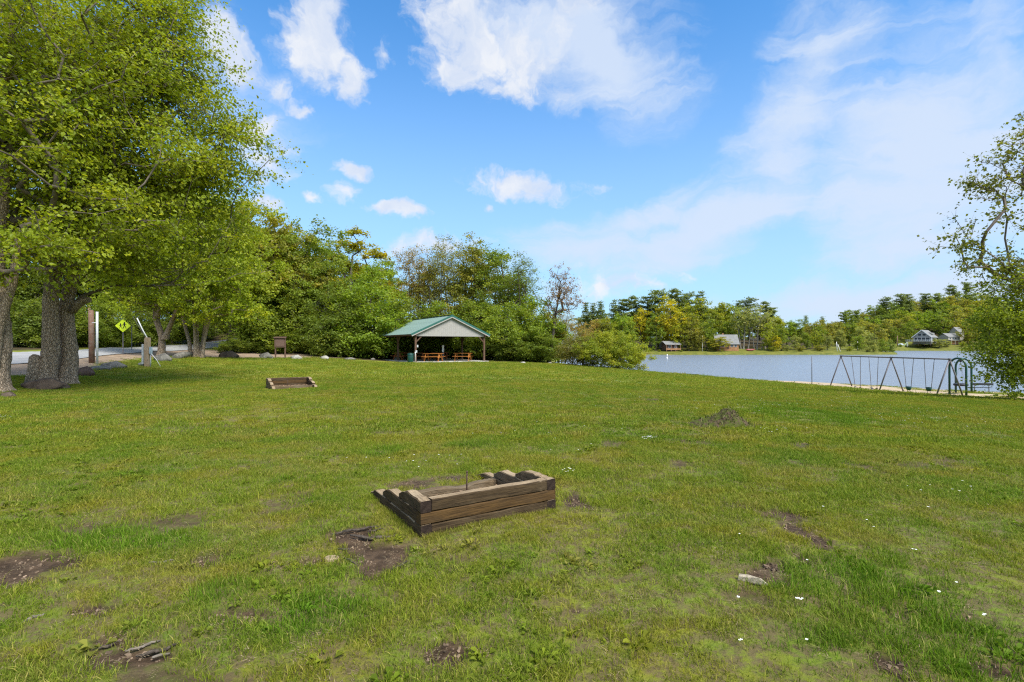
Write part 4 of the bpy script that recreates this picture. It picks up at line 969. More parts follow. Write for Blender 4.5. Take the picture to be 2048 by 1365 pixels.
def far_tree(px, top, Y, kd, cl, w=1.0, k=None, base=None):
    x, y = at(px, Y); z = hz(x, y) - .15 if base is None else base
    h = zat(top, Y) - z; s = h / VH[kd]; n = sum(1 for q in VAR if q[0] == kd); k = random.randrange(n) if k is None else k
    c = tuple(np.array(GREENS[cl]) * random.uniform(.9, 1.12))
    t = place_tree({'pine': 'pine_tree', 'far': 'leafy_tree', 'farbirch': 'birch_tree'}[kd], VAR[kd, k], '-', (x, y, z), random.uniform(0, 6.28) if kd != 'farbirch' else 0, (s * w, s * w, s), c)
    return t
def build_far():
    F_ = []     # (px, top, Y, kind, colour, width, row)
    pines = [(1172, 606, 235), (1186, 607, 232), (1201, 604, 230), (1228, 601, 228), (1247, 597, 226), (1268, 592, 226), (1295, 591, 222), (1316, 582, 222), (1351, 578, 224), (1376, 588, 226), (1401, 584, 220), (1477, 602, 240), (1499, 598, 240), (1531, 603, 238), (1543, 614, 236)]
    for p in pines: F_.append((*p, 'pine', 'blue', random.uniform(.95, 1.25), 'a'))
    for p in ((1612, 632, 270), (1645, 634, 280), (1688, 623, 290), (1698, 620, 300), (1712, 622, 310)): F_.append((*p, 'pine', 'dark', .95, 'b'))
    for p in ((1773, 596, 400), (1801, 590, 405), (1814, 587, 410), (1852, 586, 410), (1875, 588, 420), (1905, 570, 420), (1935, 566, 425), (1820, 598, 405)): F_.append((*p, 'pine', 'blue', 1.0, 'c'))
    for p in ((1245, 620, 214, 'bright', 1.0), (1282, 612, 216, 'gold', .9), (1341, 596, 212, 'gold', 1.15), (1384, 600, 216, 'yg', 1.1), (1424, 606, 226, 'yg', .9), (1446, 604, 228, 'yg', 1.1), (1468, 608, 230, 'mid', 1.1), (1553, 628, 222, 'yg', 1.0),
              (1205, 628, 216, 'olive', 1.0), (1222, 640, 212, 'yg', .9), (1262, 640, 209, 'mid', .9), (1312, 628, 209, 'mid', .9), (1378, 632, 206.5, 'olive', .95), (1414, 640, 208, 'mid', 1.0), (1182, 640, 214, 'brown', 1.1), (1360, 640, 208, 'yg', 1.0), (1395, 655, 206, 'olive', 1.0), (1424, 660, 214, 'dark', 1.0), (1452, 640, 217, 'mid', 1.1)):
        F_.append((*p[:3], 'far', p[3], p[4], 'a'))
    for p in ((1487, 612, 214, 'sage'), (1514, 608, 213, 'sage'), (1530, 625, 216, 'sage')): F_.append((*p[:3], 'farbirch', p[3], 1.15, 'a'))
    for p in ((1535, 645, 209, 'yg'), (1562, 650, 209, 'mid'), (1573, 637, 226, 'bright'), (1594, 640, 226, 'mid'), (1590, 668, 211, 'sage'), (1612, 664, 212, 'mid'), (1629, 638, 235, 'olive'), (1634, 660, 213, 'yg'), (1656, 640, 240, 'olive'), (1655, 668, 211, 'sage'), (1676, 640, 245, 'olive'),
              (1680, 658, 215, 'sage'), (1700, 640, 250, 'mid'), (1722, 650, 225, 'sage'), (1745, 668, 216, 'sage'), (1715, 668, 212, 'mid'), (1765, 676, 216, 'mid'), (1552, 672, 207, 'gold'), (1782, 680, 220, 'dark'), (1602, 655, 225, 'dark'), (1640, 650, 225, 'mid')):
        F_.append((*p, 'x')[:3] + ('far', p[3], random.uniform(.85, 1.1), 'b'))
    # hill on the right: rows up the slope
    sky = [(1700, 628), (1733, 616), (1760, 608), (1800, 600), (1840, 600), (1880, 592), (1920, 588), (1990, 588), (2050, 590)]
    def skyy(px): return float(np.interp(px, [a for a, b in sky], [b for a, b in sky]))
    for Y, off, px0, px1, st in ((440, 0, 1725, 2000, 17), (410, 9, 1720, 2010, 18), (385, 20, 1725, 2010, 20), (366, 34, 1715, 1830, 20), (366, 34, 1888, 2030, 22), (352, 54, 1740, 1820, 22), (348, 60, 1935, 2040, 26)):
        px = px0
        while px < px1:
            F_.append((px, skyy(px) + off + random.uniform(-5, 5), Y + random.uniform(-8, 8), 'far', random.choice(['yg', 'mid', 'olive', 'bright', 'dark', 'olive', 'mid']), random.uniform(1.0, 1.3), 'c')); px += st * random.uniform(.8, 1.2)
    zone = dict(a='near the brown cottage', b='on the low far point', c='on the far hill')
    cnt = {}
    F_.sort(key=lambda q: q[0])
    for (px, top, Y, kd, cl, w, row) in F_:
        t = far_tree(px, top, Y, kd, cl, w)
        key = (row, kd, cl); cnt[key] = cnt.get(key, 0) + 1
        nm = {'pine': 'pine', 'far': 'leafy tree', 'farbirch': 'pale trunked tree'}[kd]
        t['label'] = '%s %s %s, %s such from the left' % (COLW[cl], nm, zone[row], ORD[min(cnt[key] - 1, 29)])
        t['group'] = 'trees ' + zone[row]
    # filling rank behind so that no gap shows the bare land
    i = 0
    for px in range(1165, 1760, 21):
        top = np.interp(px, [1165, 1400, 1480, 1545, 1560, 1700, 1760], [628, 612, 618, 628, 650, 648, 640]) + random.uniform(-4, 6)
        t = far_tree(px + random.uniform(-4, 4), top, 262 + random.uniform(-8, 8), 'far', random.choice(['mid', 'dark', 'olive']), 1.35)
        i += 1; t['label'] = 'rear rank tree of the wood across the lake, %s from the left' % ORD[min(i - 1, 29)]; t['group'] = 'rear rank of the wood across the lake'
    # shrubs on the shore
    sh = [(1185, 702, 199), (1230, 700, 203), (1300, 697, 206), (1318, 700, 204.5), (1362, 700, 204), (1395, 698, 206), (1440, 674, 204.5), (1545, 693, 206), (1575, 690, 207), (1600, 692, 206), (1640, 690, 207), (1700, 692, 208), (1747, 690, 206), (1770, 693, 207), (1838, 688, 340), (1860, 684, 342), (1878, 676, 338), (1895, 682, 340), (1925, 684, 338), (1960, 680, 336), (1735, 696, 206), (1800, 688, 338)]
    for i, (px, top, Y) in enumerate(sh):
        t = far_tree(px, top, Y, 'far', random.choice(['mid', 'sage', 'yg', 'olive']), random.uniform(1.9, 2.8)); t.name = 'shore_shrub'; t['category'] = 'shrub'
        t['label'] = 'low shrub on the far bank, %s from the left' % ORD[i]; t['group'] = 'shrubs on the far bank'
build_far()

# ------------------------------------------------------------------ timber pits
def timber(L, w, h, seed, cut=0.0, cutlen=.12, round_end=False, n=14):
    """squared timber along local X from 0 to L, chamfered, worn and slightly bowed; the far end may be cut on a slope"""
    r = np.random.default_rng(seed); c = .009
    prof = [(-w/2 + c, -h/2), (w/2 - c, -h/2), (w/2, -h/2 + c), (w/2, h/2 - c), (w/2 - c, h/2), (-w/2 + c, h/2), (-w/2, h/2 - c), (-w/2, -h/2 + c)]
    xs = list(np.linspace(0, L - cutlen, n - 5)) + list(L - cutlen + cutlen * np.array([.3, .55, .75, .9, 1.0])); V = []
    for i, x in enumerate(xs):
        f = max(0, (x - (L - cutlen)) / cutlen); top = h / 2 - cut * f ** 1.15
        e = r.normal(0, .0022, 2); jag = r.normal(0, .006) if i not in (0,) else 0
        for (a, b) in prof:
            bb = min(b, top - (.004 if b < h / 2 else 0)) + (r.normal(0, .0022) if b > 0 else 0)
            V.append((x + (jag * .3 if i else 0) + (r.normal(0, .008) if i == len(xs) - 1 else 0), a * (1 - .06 * f) + e[0] + r.normal(0, .001), bb + e[1]))
    m = len(prof); Fc = [(i * m + k, i * m + (k + 1) % m, (i + 1) * m + (k + 1) % m, (i + 1) * m + k) for i in range(len(xs) - 1) for k in range(m)]
    me = bpy.data.meshes.new('timber'); me.from_pydata(V, [], Fc + [tuple(reversed(range(m))), tuple((len(xs) - 1) * m + k for k in range(m))])
    return me
def weathered_lit_tops(me):  # up-facing faces paler: weathering plus top light put into the colour
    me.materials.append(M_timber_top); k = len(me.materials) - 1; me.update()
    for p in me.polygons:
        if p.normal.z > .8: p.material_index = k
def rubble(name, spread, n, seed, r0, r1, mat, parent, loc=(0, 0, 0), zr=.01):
    r = np.random.default_rng(seed); mb = MB()
    for k in range(n):
        x, y = r.uniform(spread[0], spread[1]), r.uniform(spread[2], spread[3]); s = r.uniform(r0, r1)
        mb.box(x, y, r.uniform(0, zr), s * r.uniform(.8, 2.2), s, s * .6, rz=r.uniform(0, 3), rx=r.uniform(-.5, .5), ry=r.uniform(-.5, .5))
    o = mb.build(name, mat, parent, loc); o['kind'] = 'stuff'; return o
M_chips = plain('wood_chips_and_gravel', (.24, .16, .10), .9, .15, .5, 40)
M_soil = plain('pit_soil', (.095, .058, .036), .95, .12, .45, 16, .8, bscale=60)
def pit(name, label, loc, ang, s=1.0, mirror=False, tall_back=False, variant=0):
    t = thing(name, label, 'timber pit', loc, ang, None, s)
    w, h = .098, .1005; L = 1.39
    lens = (1.42, 1.02, .55)
    mats = (M_timber, M_timber_w, M_timber)
    for k in range(3):
        z = h / 2 + k * (h + .0015) - .002
        lap = 1 if k == 1 else 0          # the middle front board covers the wall ends, the others sit between them
        x0, x1 = (0, L) if lap else (w + .002, L - w - .002)
        me = timber(x1 - x0, w, h, 10 + k + variant, 0, .1); me.materials.append([M_timber, M_timber_w, M_timber][k]); me.name = 'timber'
        if k == 2: weathered_lit_tops(me)
        o = link('timber', me, t, (x0, w / 2, z)); o['label'] = ['dark lowest front timber half sunk in grass', 'warm brown middle front timber', 'weathered top front timber'][k]
        for side in (0, 1):
            y0 = (w + .002) if lap else 0
            me = timber(lens[k] + (.03 if side else 0) - y0, w, h, 20 + k * 2 + side + variant, .062, .17); me.name = 'timber'
            me.materials.append(M_timber if side == 0 else M_timber_mid)
            me.materials.append(M_endgrain); weathered_lit_tops(me); me.polygons[len(me.polygons) - 2].material_index = 1
            o = link('timber', me, t, (w / 2 if side == 0 else L - w / 2, y0, z), R(90)); o['label'] = '%s timber of the %s side wall with a sloped cut end' % (['lowest and longest', 'middle', 'short top'][k], ['left', 'right'][side])
    me = timber(L - 2 * w - .01, w, .11, 40 + variant, 0, .1, n=18)
    r = np.random.default_rng(5)
    for v in me.vertices:
        if v.co.z > 0: v.co.z -= .028 * max(0, math.sin(v.co.x * 9 + 1)) * (1 if v.co.x > .6 else .3) + r.uniform(0, .010)
    me.materials.append(M_timber_mid); o = link('timber', me, t, (w + .005, 1.01, .042)); o['label'] = 'low split back timber with worn top'
    nx = 16; V = [(w + .003 + (L - 2 * w - .006) * i / nx, w + .003 + (.862) * j / nx, .022 + .03 * mnoise.noise(Vector((i * .5, j * .5, variant)))) for j in range(nx + 1) for i in range(nx + 1)]
    Fq = [(j * (nx + 1) + i, j * (nx + 1) + i + 1, (j + 1) * (nx + 1) + i + 1, (j + 1) * (nx + 1) + i) for j in range(nx) for i in range(nx)]
    link('soil', npmesh('soil', V, Fq, M_soil, True), t)
    rubble('chips', (w + .02, L - w - .02, w + .04, .92), 420, 3 + variant, .008, .026, M_chips, t, (0, 0, .03), .025)
    mb = MB(); mb.tube([(0, 0, -.05), (.002, .001, .14), (.004, .0, .255)], .0085, 8); mb.tube([(.004, 0, .25), (.004, 0, .262)], .0115, 8)
    mb.build('iron_stake', M_rust, t, (.83, .80, .02))
    return t
pit('timber_fire_pit', 'large weathered three sided timber pit with iron stake in the foreground', (PIT['A'].x, PIT['A'].y, hz(PIT['A'].x, PIT['A'].y) - .004), PIT['ang'])
p2 = pit('timber_fire_pit', 'small distant timber pit on the lawn below the notice board', (PIT2['A'].x, PIT2['A'].y, 0), PIT2['ang'], PIT2['s'], variant=50)
p2.location.z = hz(-8.3, 19.5) + .015

# ------------------------------------------------------------------ stones, sticks, roots
def stone(name, label, px, py, wpx, hpx, col, seed, cat='boulder', Y=None, group=None, depth=.8, sink=.25, moss=None, rz=None):
    g = G(px, py) if Y is None else Vector((*at(px, Y), hz(*at(px, Y))))
    W_, H_ = wpx * g.y / F, hpx * g.y / F / (1 - sink)
    bm = bmesh.new(); bmesh.ops.create_icosphere(bm, subdivisions=4 if wpx > 15 else 3, radius=.5)
    for v in bm.verts:
        p = v.co.normalized(); q = p * 1.3 + Vector((seed * 3.1, seed, -seed))
        d = 1 + .22 * mnoise.noise(q) + .10 * mnoise.noise(q * 2.7) + .035 * mnoise.noise(q * 8)
        c = Vector((p.x, p.y, p.z)) * .5 * d
        for ax, lim in (((.7, .3, .65), .36), ((-.6, .5, .6), .38), ((.1, -.9, .4), .38), ((-.3, -.2, .95), .37)):
            a = Vector(ax).normalized(); e = c.dot(a) - lim
            if e > 0: c -= a * e * .85
        v.co = Vector((c.x * W_, c.y * W_ * depth, c.z * H_ * 1.25))
    me = bpy.data.meshes.new(name); bm.to_mesh(me); bm.free(); me.polygons.foreach_set('use_smooth', [True] * len(me.polygons)); me.materials.append(col)
    o = link(name, me, None, (g.x, g.y + W_ * depth * .35, g.z + H_ * (.5 - sink)), random.uniform(-.3, .3) if rz is None else rz)
    return tag(o, label, cat, group)
def rock_mat(name, c, lich=(.36, .37, .32), am=.6):
    m, T, b, out = new_mat(name); co = T.new('ShaderNodeTexCoord').outputs['Object']
    col = T.mix(T.ss(T.noise(co, 2.6, 8, .65), .35, .65), tuple(v * .55 for v in c), tuple(min(1, v * 1.25) for v in c))
    col = T.mix(T.ss(T.noise(co, 9, 6, .7), .55, .64, 0, am), col, lich)
    T.l.new(col, b.inputs['Base Color']); b.inputs['Roughness'].default_value = .9; b.inputs['Specular IOR Level'].default_value = .2
    bp = T.new('ShaderNodeBump'); bp.inputs['Strength'].default_value = .8; bp.inputs['Distance'].default_value = .04
    T.l.new(T.noise(co, 12, 8, .7), bp.inputs['Height']); T.l.new(bp.outputs[0], b.inputs['Normal']); return m
K_brown = rock_mat('brown_rock', (.085, .062, .046), (.14, .12, .095), .5); K_grey = rock_mat('grey_rock', (.155, .145, .125), (.28, .27, .23)); K_pale = rock_mat('pale_rock', (.30, .285, .25), (.42, .41, .37))
K_red = rock_mat('red_rock', (.165, .10, .075), (.25, .22, .18), .4)
stone('boulder', 'dark brown boulder, largest in the row at the dirt drive', 452, 717, 38, 14, K_brown, 1)
stone('boulder', 'grey boulder just left of the brown notice board', 529, 718, 27, 12, K_grey, 2)
stone('boulder', 'light grey boulder just right of the brown notice board', 590, 719, 24, 8.5, K_pale, 3)
stone('boulder', 'small pointed pale boulder midway between notice board and pavilion', 648, 719, 17, 7, K_pale, 4)
stone('boulder', 'long flat grey boulder left of the pavilion', 698, 720, 25, 4.5, K_grey, 5)
stone('boulder', 'tiny low stone nearest the left pavilion post', 745, 720, 11, 3.5, K_grey, 6)
stone('boulder', 'whitish stone behind the left side of the pavilion', 793, 721, 15, 7, K_pale, 7)
stone('boulder', 'rugged grey boulder right of the white pipe', 219, 737, 44, 13, K_grey, 8)
stone('boulder', 'flat grey green slab behind the reddish rock', 189, 741, 46, 9, K_grey, 9)
stone('boulder', 'reddish brown rock beside the twin stemmed maple', 164, 752, 32, 18, K_red, 10)
stone('boulder', 'broad flat grey rock between the two nearest maples', 72, 779, 80, 20, K_brown, 11, sink=.4)
stone('boulder', 'small pale stone left of the meter post', 281, 731, 12, 6, K_pale, 12)
stone('boulder', 'knobbly weathered grey boulder right of the meter post', 322, 723, 34, 15, K_grey, 13, depth=.6)
stone('boulder', 'small mossy stone under the leftmost maple', 10, 795, 26, 10, K_brown, 14)
stone('stone', 'small pale stone at the right edge of the swing area lawn', 1100, 728, 10, 3, K_pale, 15, cat='stone')
stone('stone', 'cluster of small white stones on the lawn below the bushes', 1046, 727, 12, 3, K_pale, 16, cat='stone')
# long grey log leading to the many stemmed tree
a, b_ = G(344, 719), G(376, 716); mb = MB(); mb.tube([a + Vector((0, .3, .10)), (a + b_) / 2 + Vector((0, .35, .26)), b_ + Vector((0, .3, .25))], [.22, .27, .2], 10)
tag(mb.build('fallen_log', K_grey), 'long grey fallen log at the foot of the many stemmed tree', 'log')
M_root = plain('root_bark', (.080, .064, .050), .85, .2, .4, 30, .5, dark=(.035, .028, .022))
M_stick = plain('bleached_stick', (.17, .145, .115), .85, .2, .3, 30, .4)
def stick(label, pts, rad, mat, name='exposed_root', cat='root', lift=.0, group=None, tw=()):
    P = [G(*p) for p in pts]; V = []
    # resample with wobble
    out = []; n = 9
    for i in range(len(P) - 1):
        for k in range(n): out.append(P[i].lerp(P[i + 1], k / n))
    out.append(P[-1]); c = sum(out, Vector()) / len(out); L = (P[-1] - P[0]).length
    q = [p - c + Vector((random.uniform(-1, 1) * .004, random.uniform(-1, 1) * .004, rad * .35 + lift + .004 * math.sin(i * .5 + rad * 900))) for i, p in enumerate(out)]
    mb = MB(); m = len(q); mb.tube(q, [rad * (.35 + .65 * math.sin(math.pi * min(1, max(.06, (i + 1) / (m + 1))) ** .8)) * random.uniform(.85, 1.15) for i in range(m)], 7)
    o = mb.build(name, mat, None, c); return tag(o, label, cat, group)
stick('long dark root along the top of the bare patch by the pit', [(662, 1069), (700, 1062), (735, 1056), (764, 1052)], .011, M_root)
stick('thick dark root just below the long one by the pit', [(702, 1072), (745, 1077), (775, 1075), (797, 1070)], .015, M_root)
stick('short forked root between the two larger roots', [(735, 1064), (752, 1060), (768, 1057)], .008, M_root)
stick('thin root at the middle of the bare patch', [(677, 1098), (700, 1098)], .009, M_root)
stick('thin dry twig at the lower left of the bare patch', [(690, 1116), (715, 1128)], .007, M_root, 'twig', 'twig')
stick('thin dark root at the bottom right of the bare patch', [(785, 1140), (815, 1122)], .009, M_root)
stick('longest silvery root at the bottom left of the lawn', [(275, 1312), (305, 1304), (335, 1297), (365, 1284)], .010, M_root)
stick('silvery root lying just right of the darker one at bottom left', [(255, 1303), (290, 1290), (325, 1280)], .008, M_stick)
stick('dark root reaching furthest left at the bottom left', [(198, 1298), (225, 1288), (245, 1281)], .008, M_root)
stick('pale root closest to the bottom edge at lower left', [(305, 1316), (345, 1303)], .007, M_stick)
stick('pale dry stick on the lawn left of the bare patch', [(300, 1126), (330, 1123), (352, 1120)], .008, M_stick, 'dry_stick', 'stick')
stick('grey broken branch at the far lower left', [(44, 1246), (70, 1235), (95, 1226)], .011, M_stick, 'broken_branch', 'branch')
# cut stump disc
g = G(664, 1118); mb = MB(); n = 22; ring = [(math.cos(a) * .052 * (1 + .06 * math.sin(3 * a)), math.sin(a) * .045 * (1 + .05 * math.cos(2 * a))) for a in [2 * math.pi * k / n for k in range(n)]]
mb.add([(x * 1.05, y * 1.05, -.03) for x, y in ring] + [(x, y, .012) for x, y in ring] + [(x * .93, y * .93, .017) for x, y in ring], [(k, (k + 1) % n, n + (k + 1) % n, n + k) for k in range(n)] + [(n + k, n + (k + 1) % n, 2 * n + (k + 1) % n, 2 * n + k) for k in range(n)] + [tuple(2 * n + k for k in range(n))])
tag(mb.build('sawn_stump', plain('sawn_wood', (.30, .23, .14), .85, .2, .2, 12, .4), None, g), 'small sawn off stump flush with the ground left of the roots', 'stump')
g = G(1503, 1163); r = np.random.default_rng(3); mb = MB(); mb.add([(-.07, .055, 0), (-.085, .03, 0), (.08, -.062, 0), (.09, -.045, 0), (-.062, .060, .030), (-.078, .028, .026), (.035, -.035, .040), (.052, -.012, .030), (-.02, .012, .044)], [(0, 1, 5, 4), (1, 2, 6, 5), (2, 3, 7, 6), (3, 0, 4, 7), (4, 5, 8), (5, 6, 8), (6, 7, 8), (7, 4, 8)])
tag(mb.build('wood_chunk', plain('pale_split_wood', (.40, .34, .25), .85, .2, .3, 40, .5), None, g), 'pale splintered chunk of wood in the small bare hollow at right', 'wood chunk')
# mound of turf
def mound():
    g = G(1448, 853); W_, D_, H_ = .70, .42, .31; nx, ny = 60, 30; V = []
    for j in range(ny + 1):
        for i in range(nx + 1):
            u, v = 2 * i / nx - 1, 2 * j / ny - 1; d = math.hypot(u, v)
            sh = max(0, 1 - d * d) ** .7 * (.45 + .75 * math.exp(-((u - .38) / .38) ** 2)); sh *= 1 - .35 * max(0, -v)
            z = H_ * sh + .06 * sh ** .3 * mnoise.noise(Vector((u * 6, v * 6, 1))) + .03 * mnoise.noise(Vector((u * 16, v * 16, 3))) * (sh > 0) - .02
            x, y = u * W_, v * D_ + .3; V.append((x, y, z + hz(g.x + x, g.y + y) - g.z))
    Fq = [(j * (nx + 1) + i, j * (nx + 1) + i + 1, (j + 1) * (nx + 1) + i + 1, (j + 1) * (nx + 1) + i) for j in range(ny) for i in range(nx)]
    m, T, b, out = new_mat('turf_mound'); co = T.new('ShaderNodeTexCoord').outputs['Object']; nz = T.new('ShaderNodeSeparateXYZ'); T.l.new(T.new('ShaderNodeNewGeometry').outputs['Normal'], nz.inputs[0])
    col = T.mix(T.ss(T.noise(co, 14, 7, .7), .38, .6), (.030, .022, .015), (.10, .07, .045)); col = T.mix(T.ss(T.noise(co, 9, 6, .7), .42, .58), col, (.065, .080, .016))
    T.l.new(col, b.inputs['Base Color']); b.inputs['Roughness'].default_value = .95; b.inputs['Specular IOR Level'].default_value = .1
    t = thing('turf_mound', 'overgrown dark earth mound on the lawn to the right', 'mound', g)
    link('earth', npmesh('earth', V, Fq, m, True), t)
    r = np.random.default_rng(8); mb = MB()
    for k in range(900):
        u, v = r.uniform(-1, 1), r.uniform(-1, 1)
        if u * u + v * v > 1 or r.uniform() > .35 + .6 * math.exp(-((u - .3) / .5) ** 2): continue
        i, j = int((u + 1) / 2 * nx), int((v + 1) / 2 * ny); b0 = Vector(V[j * (nx + 1) + i]); h = r.uniform(.03, .10); a = r.uniform(0, 6.28); w = .008
        mb.add([b0 + Vector((math.cos(a) * w, math.sin(a) * w, 0)), b0 - Vector((math.cos(a) * w, math.sin(a) * w, 0)), b0 + Vector((r.normal(0, .04), r.normal(0, .04) - .02, h))], [(0, 1, 2)])
    mg, T, b, out = new_mat('mound_grass'); cc = T.mix(T.noise(T.new('ShaderNodeTexCoord').outputs['Object'], 9, 3), (.07, .10, .015), (.19, .17, .04)); T.l.new(cc, b.inputs['Base Color']); b.inputs['Roughness'].default_value = .7
    o = mb.build('tufts', mg, t); o['kind'] = 'stuff'
mound()
def pebbles():
    r = np.random.default_rng(19); mb = MB(); n = 0
    sx = [q for q in SOIL if q[1] < 9]
    while n < 1500:
        cx, cy, rx, ry = sx[r.integers(0, len(sx))]; x, y = cx + r.normal(0, .5) * rx, cy + r.normal(0, .5) * ry
        if y < 1.5: n += 1; continue
        if soil_mask(np.array([x]), np.array([y]))[0] < .5 or in_pit(np.array([x]), np.array([y]))[0]: n += .3; continue
        q = r.uniform(.003, .012) * (1.8 if r.uniform() > .94 else 1); z = hz(x, y) - .022 + q * .3
        mb.box(x, y, z, q * r.uniform(.8, 2), q, q * .8, rz=r.uniform(0, 3), rx=r.uniform(-.6, .6), ry=r.uniform(-.6, .6)); n += 1
    o = mb.build('soil_crumbs', plain('soil_crumb', (.16, .115, .078), .95, .1, .75, 9, coord='Object')); tag(o, 'loose crumbs of earth, chips and pebbles on the bare patches', None, kind='stuff')
pebbles()
def flowers():
    r = np.random.default_rng(9); mb = MB()
    spots = [(1295, 878, 14, 3, 26), (720, 748, 20, 2, 30), (752, 747, 8, 1.5, 10), (1420, 748, 12, 1, 8), (1440, 756, 30, 3, 14), (1550, 862, 60, 12, 14), (1480, 800, 300, 26, 150), (1650, 800, 160, 18, 90), (1850, 830, 160, 18, 70), (1250, 765, 120, 8, 50), (1690, 782, 30, 2, 20), (1935, 812, 40, 5, 24), (1140, 946, 14, 5, 9), (1700, 1090, 300, 100, 9), (1100, 880, 300, 60, 16), (1900, 980, 120, 20, 8), (10, 835, 14, 3, 12), (800, 920, 120, 20, 12), (1480, 1290, 4, 2, 2), (1610, 1290, 2, 2, 2), (1595, 1206, 8, 3, 4), (1875, 1192, 3, 2, 2), (1965, 1240, 3, 2, 2), (1475, 1203, 3, 2, 2)]
    for (px, py, sx, sy, n) in spots:
        for k in range(n):
            qx, qy = px + r.normal(0, .5) * sx, py + r.normal(0, .5) * sy
            if qy < 740: continue
            Y = 1.6 * F / (qy - HY); x = (qx - HX) / F * Y; z = hz(x, Y)
            Y = (1.6 - z) * F / (qy - HY); x = (qx - HX) / F * Y; z = hz(x, Y)
            s = r.uniform(.0055, .0085) * (1 + Y / 22); z += .035
            for q in range(4):
                a = q * 1.57 + r.uniform(0, .6); c0 = Vector((x, Y, z)); d = Vector((math.cos(a), math.sin(a), .25)) * s; e = Vector((-math.sin(a), math.cos(a), 0)) * s * .55
                mb.add([c0, c0 + d * .6 + e, c0 + d * 1.2, c0 + d * .6 - e], [(0, 1, 2, 3)])
    o = mb.build('clover_flowers', plain('white_petals', (.85, .85, .80), .6, .2, .04, 10)); tag(o, 'tiny white flowers scattered through the lawn', None, kind='stuff')
flowers()

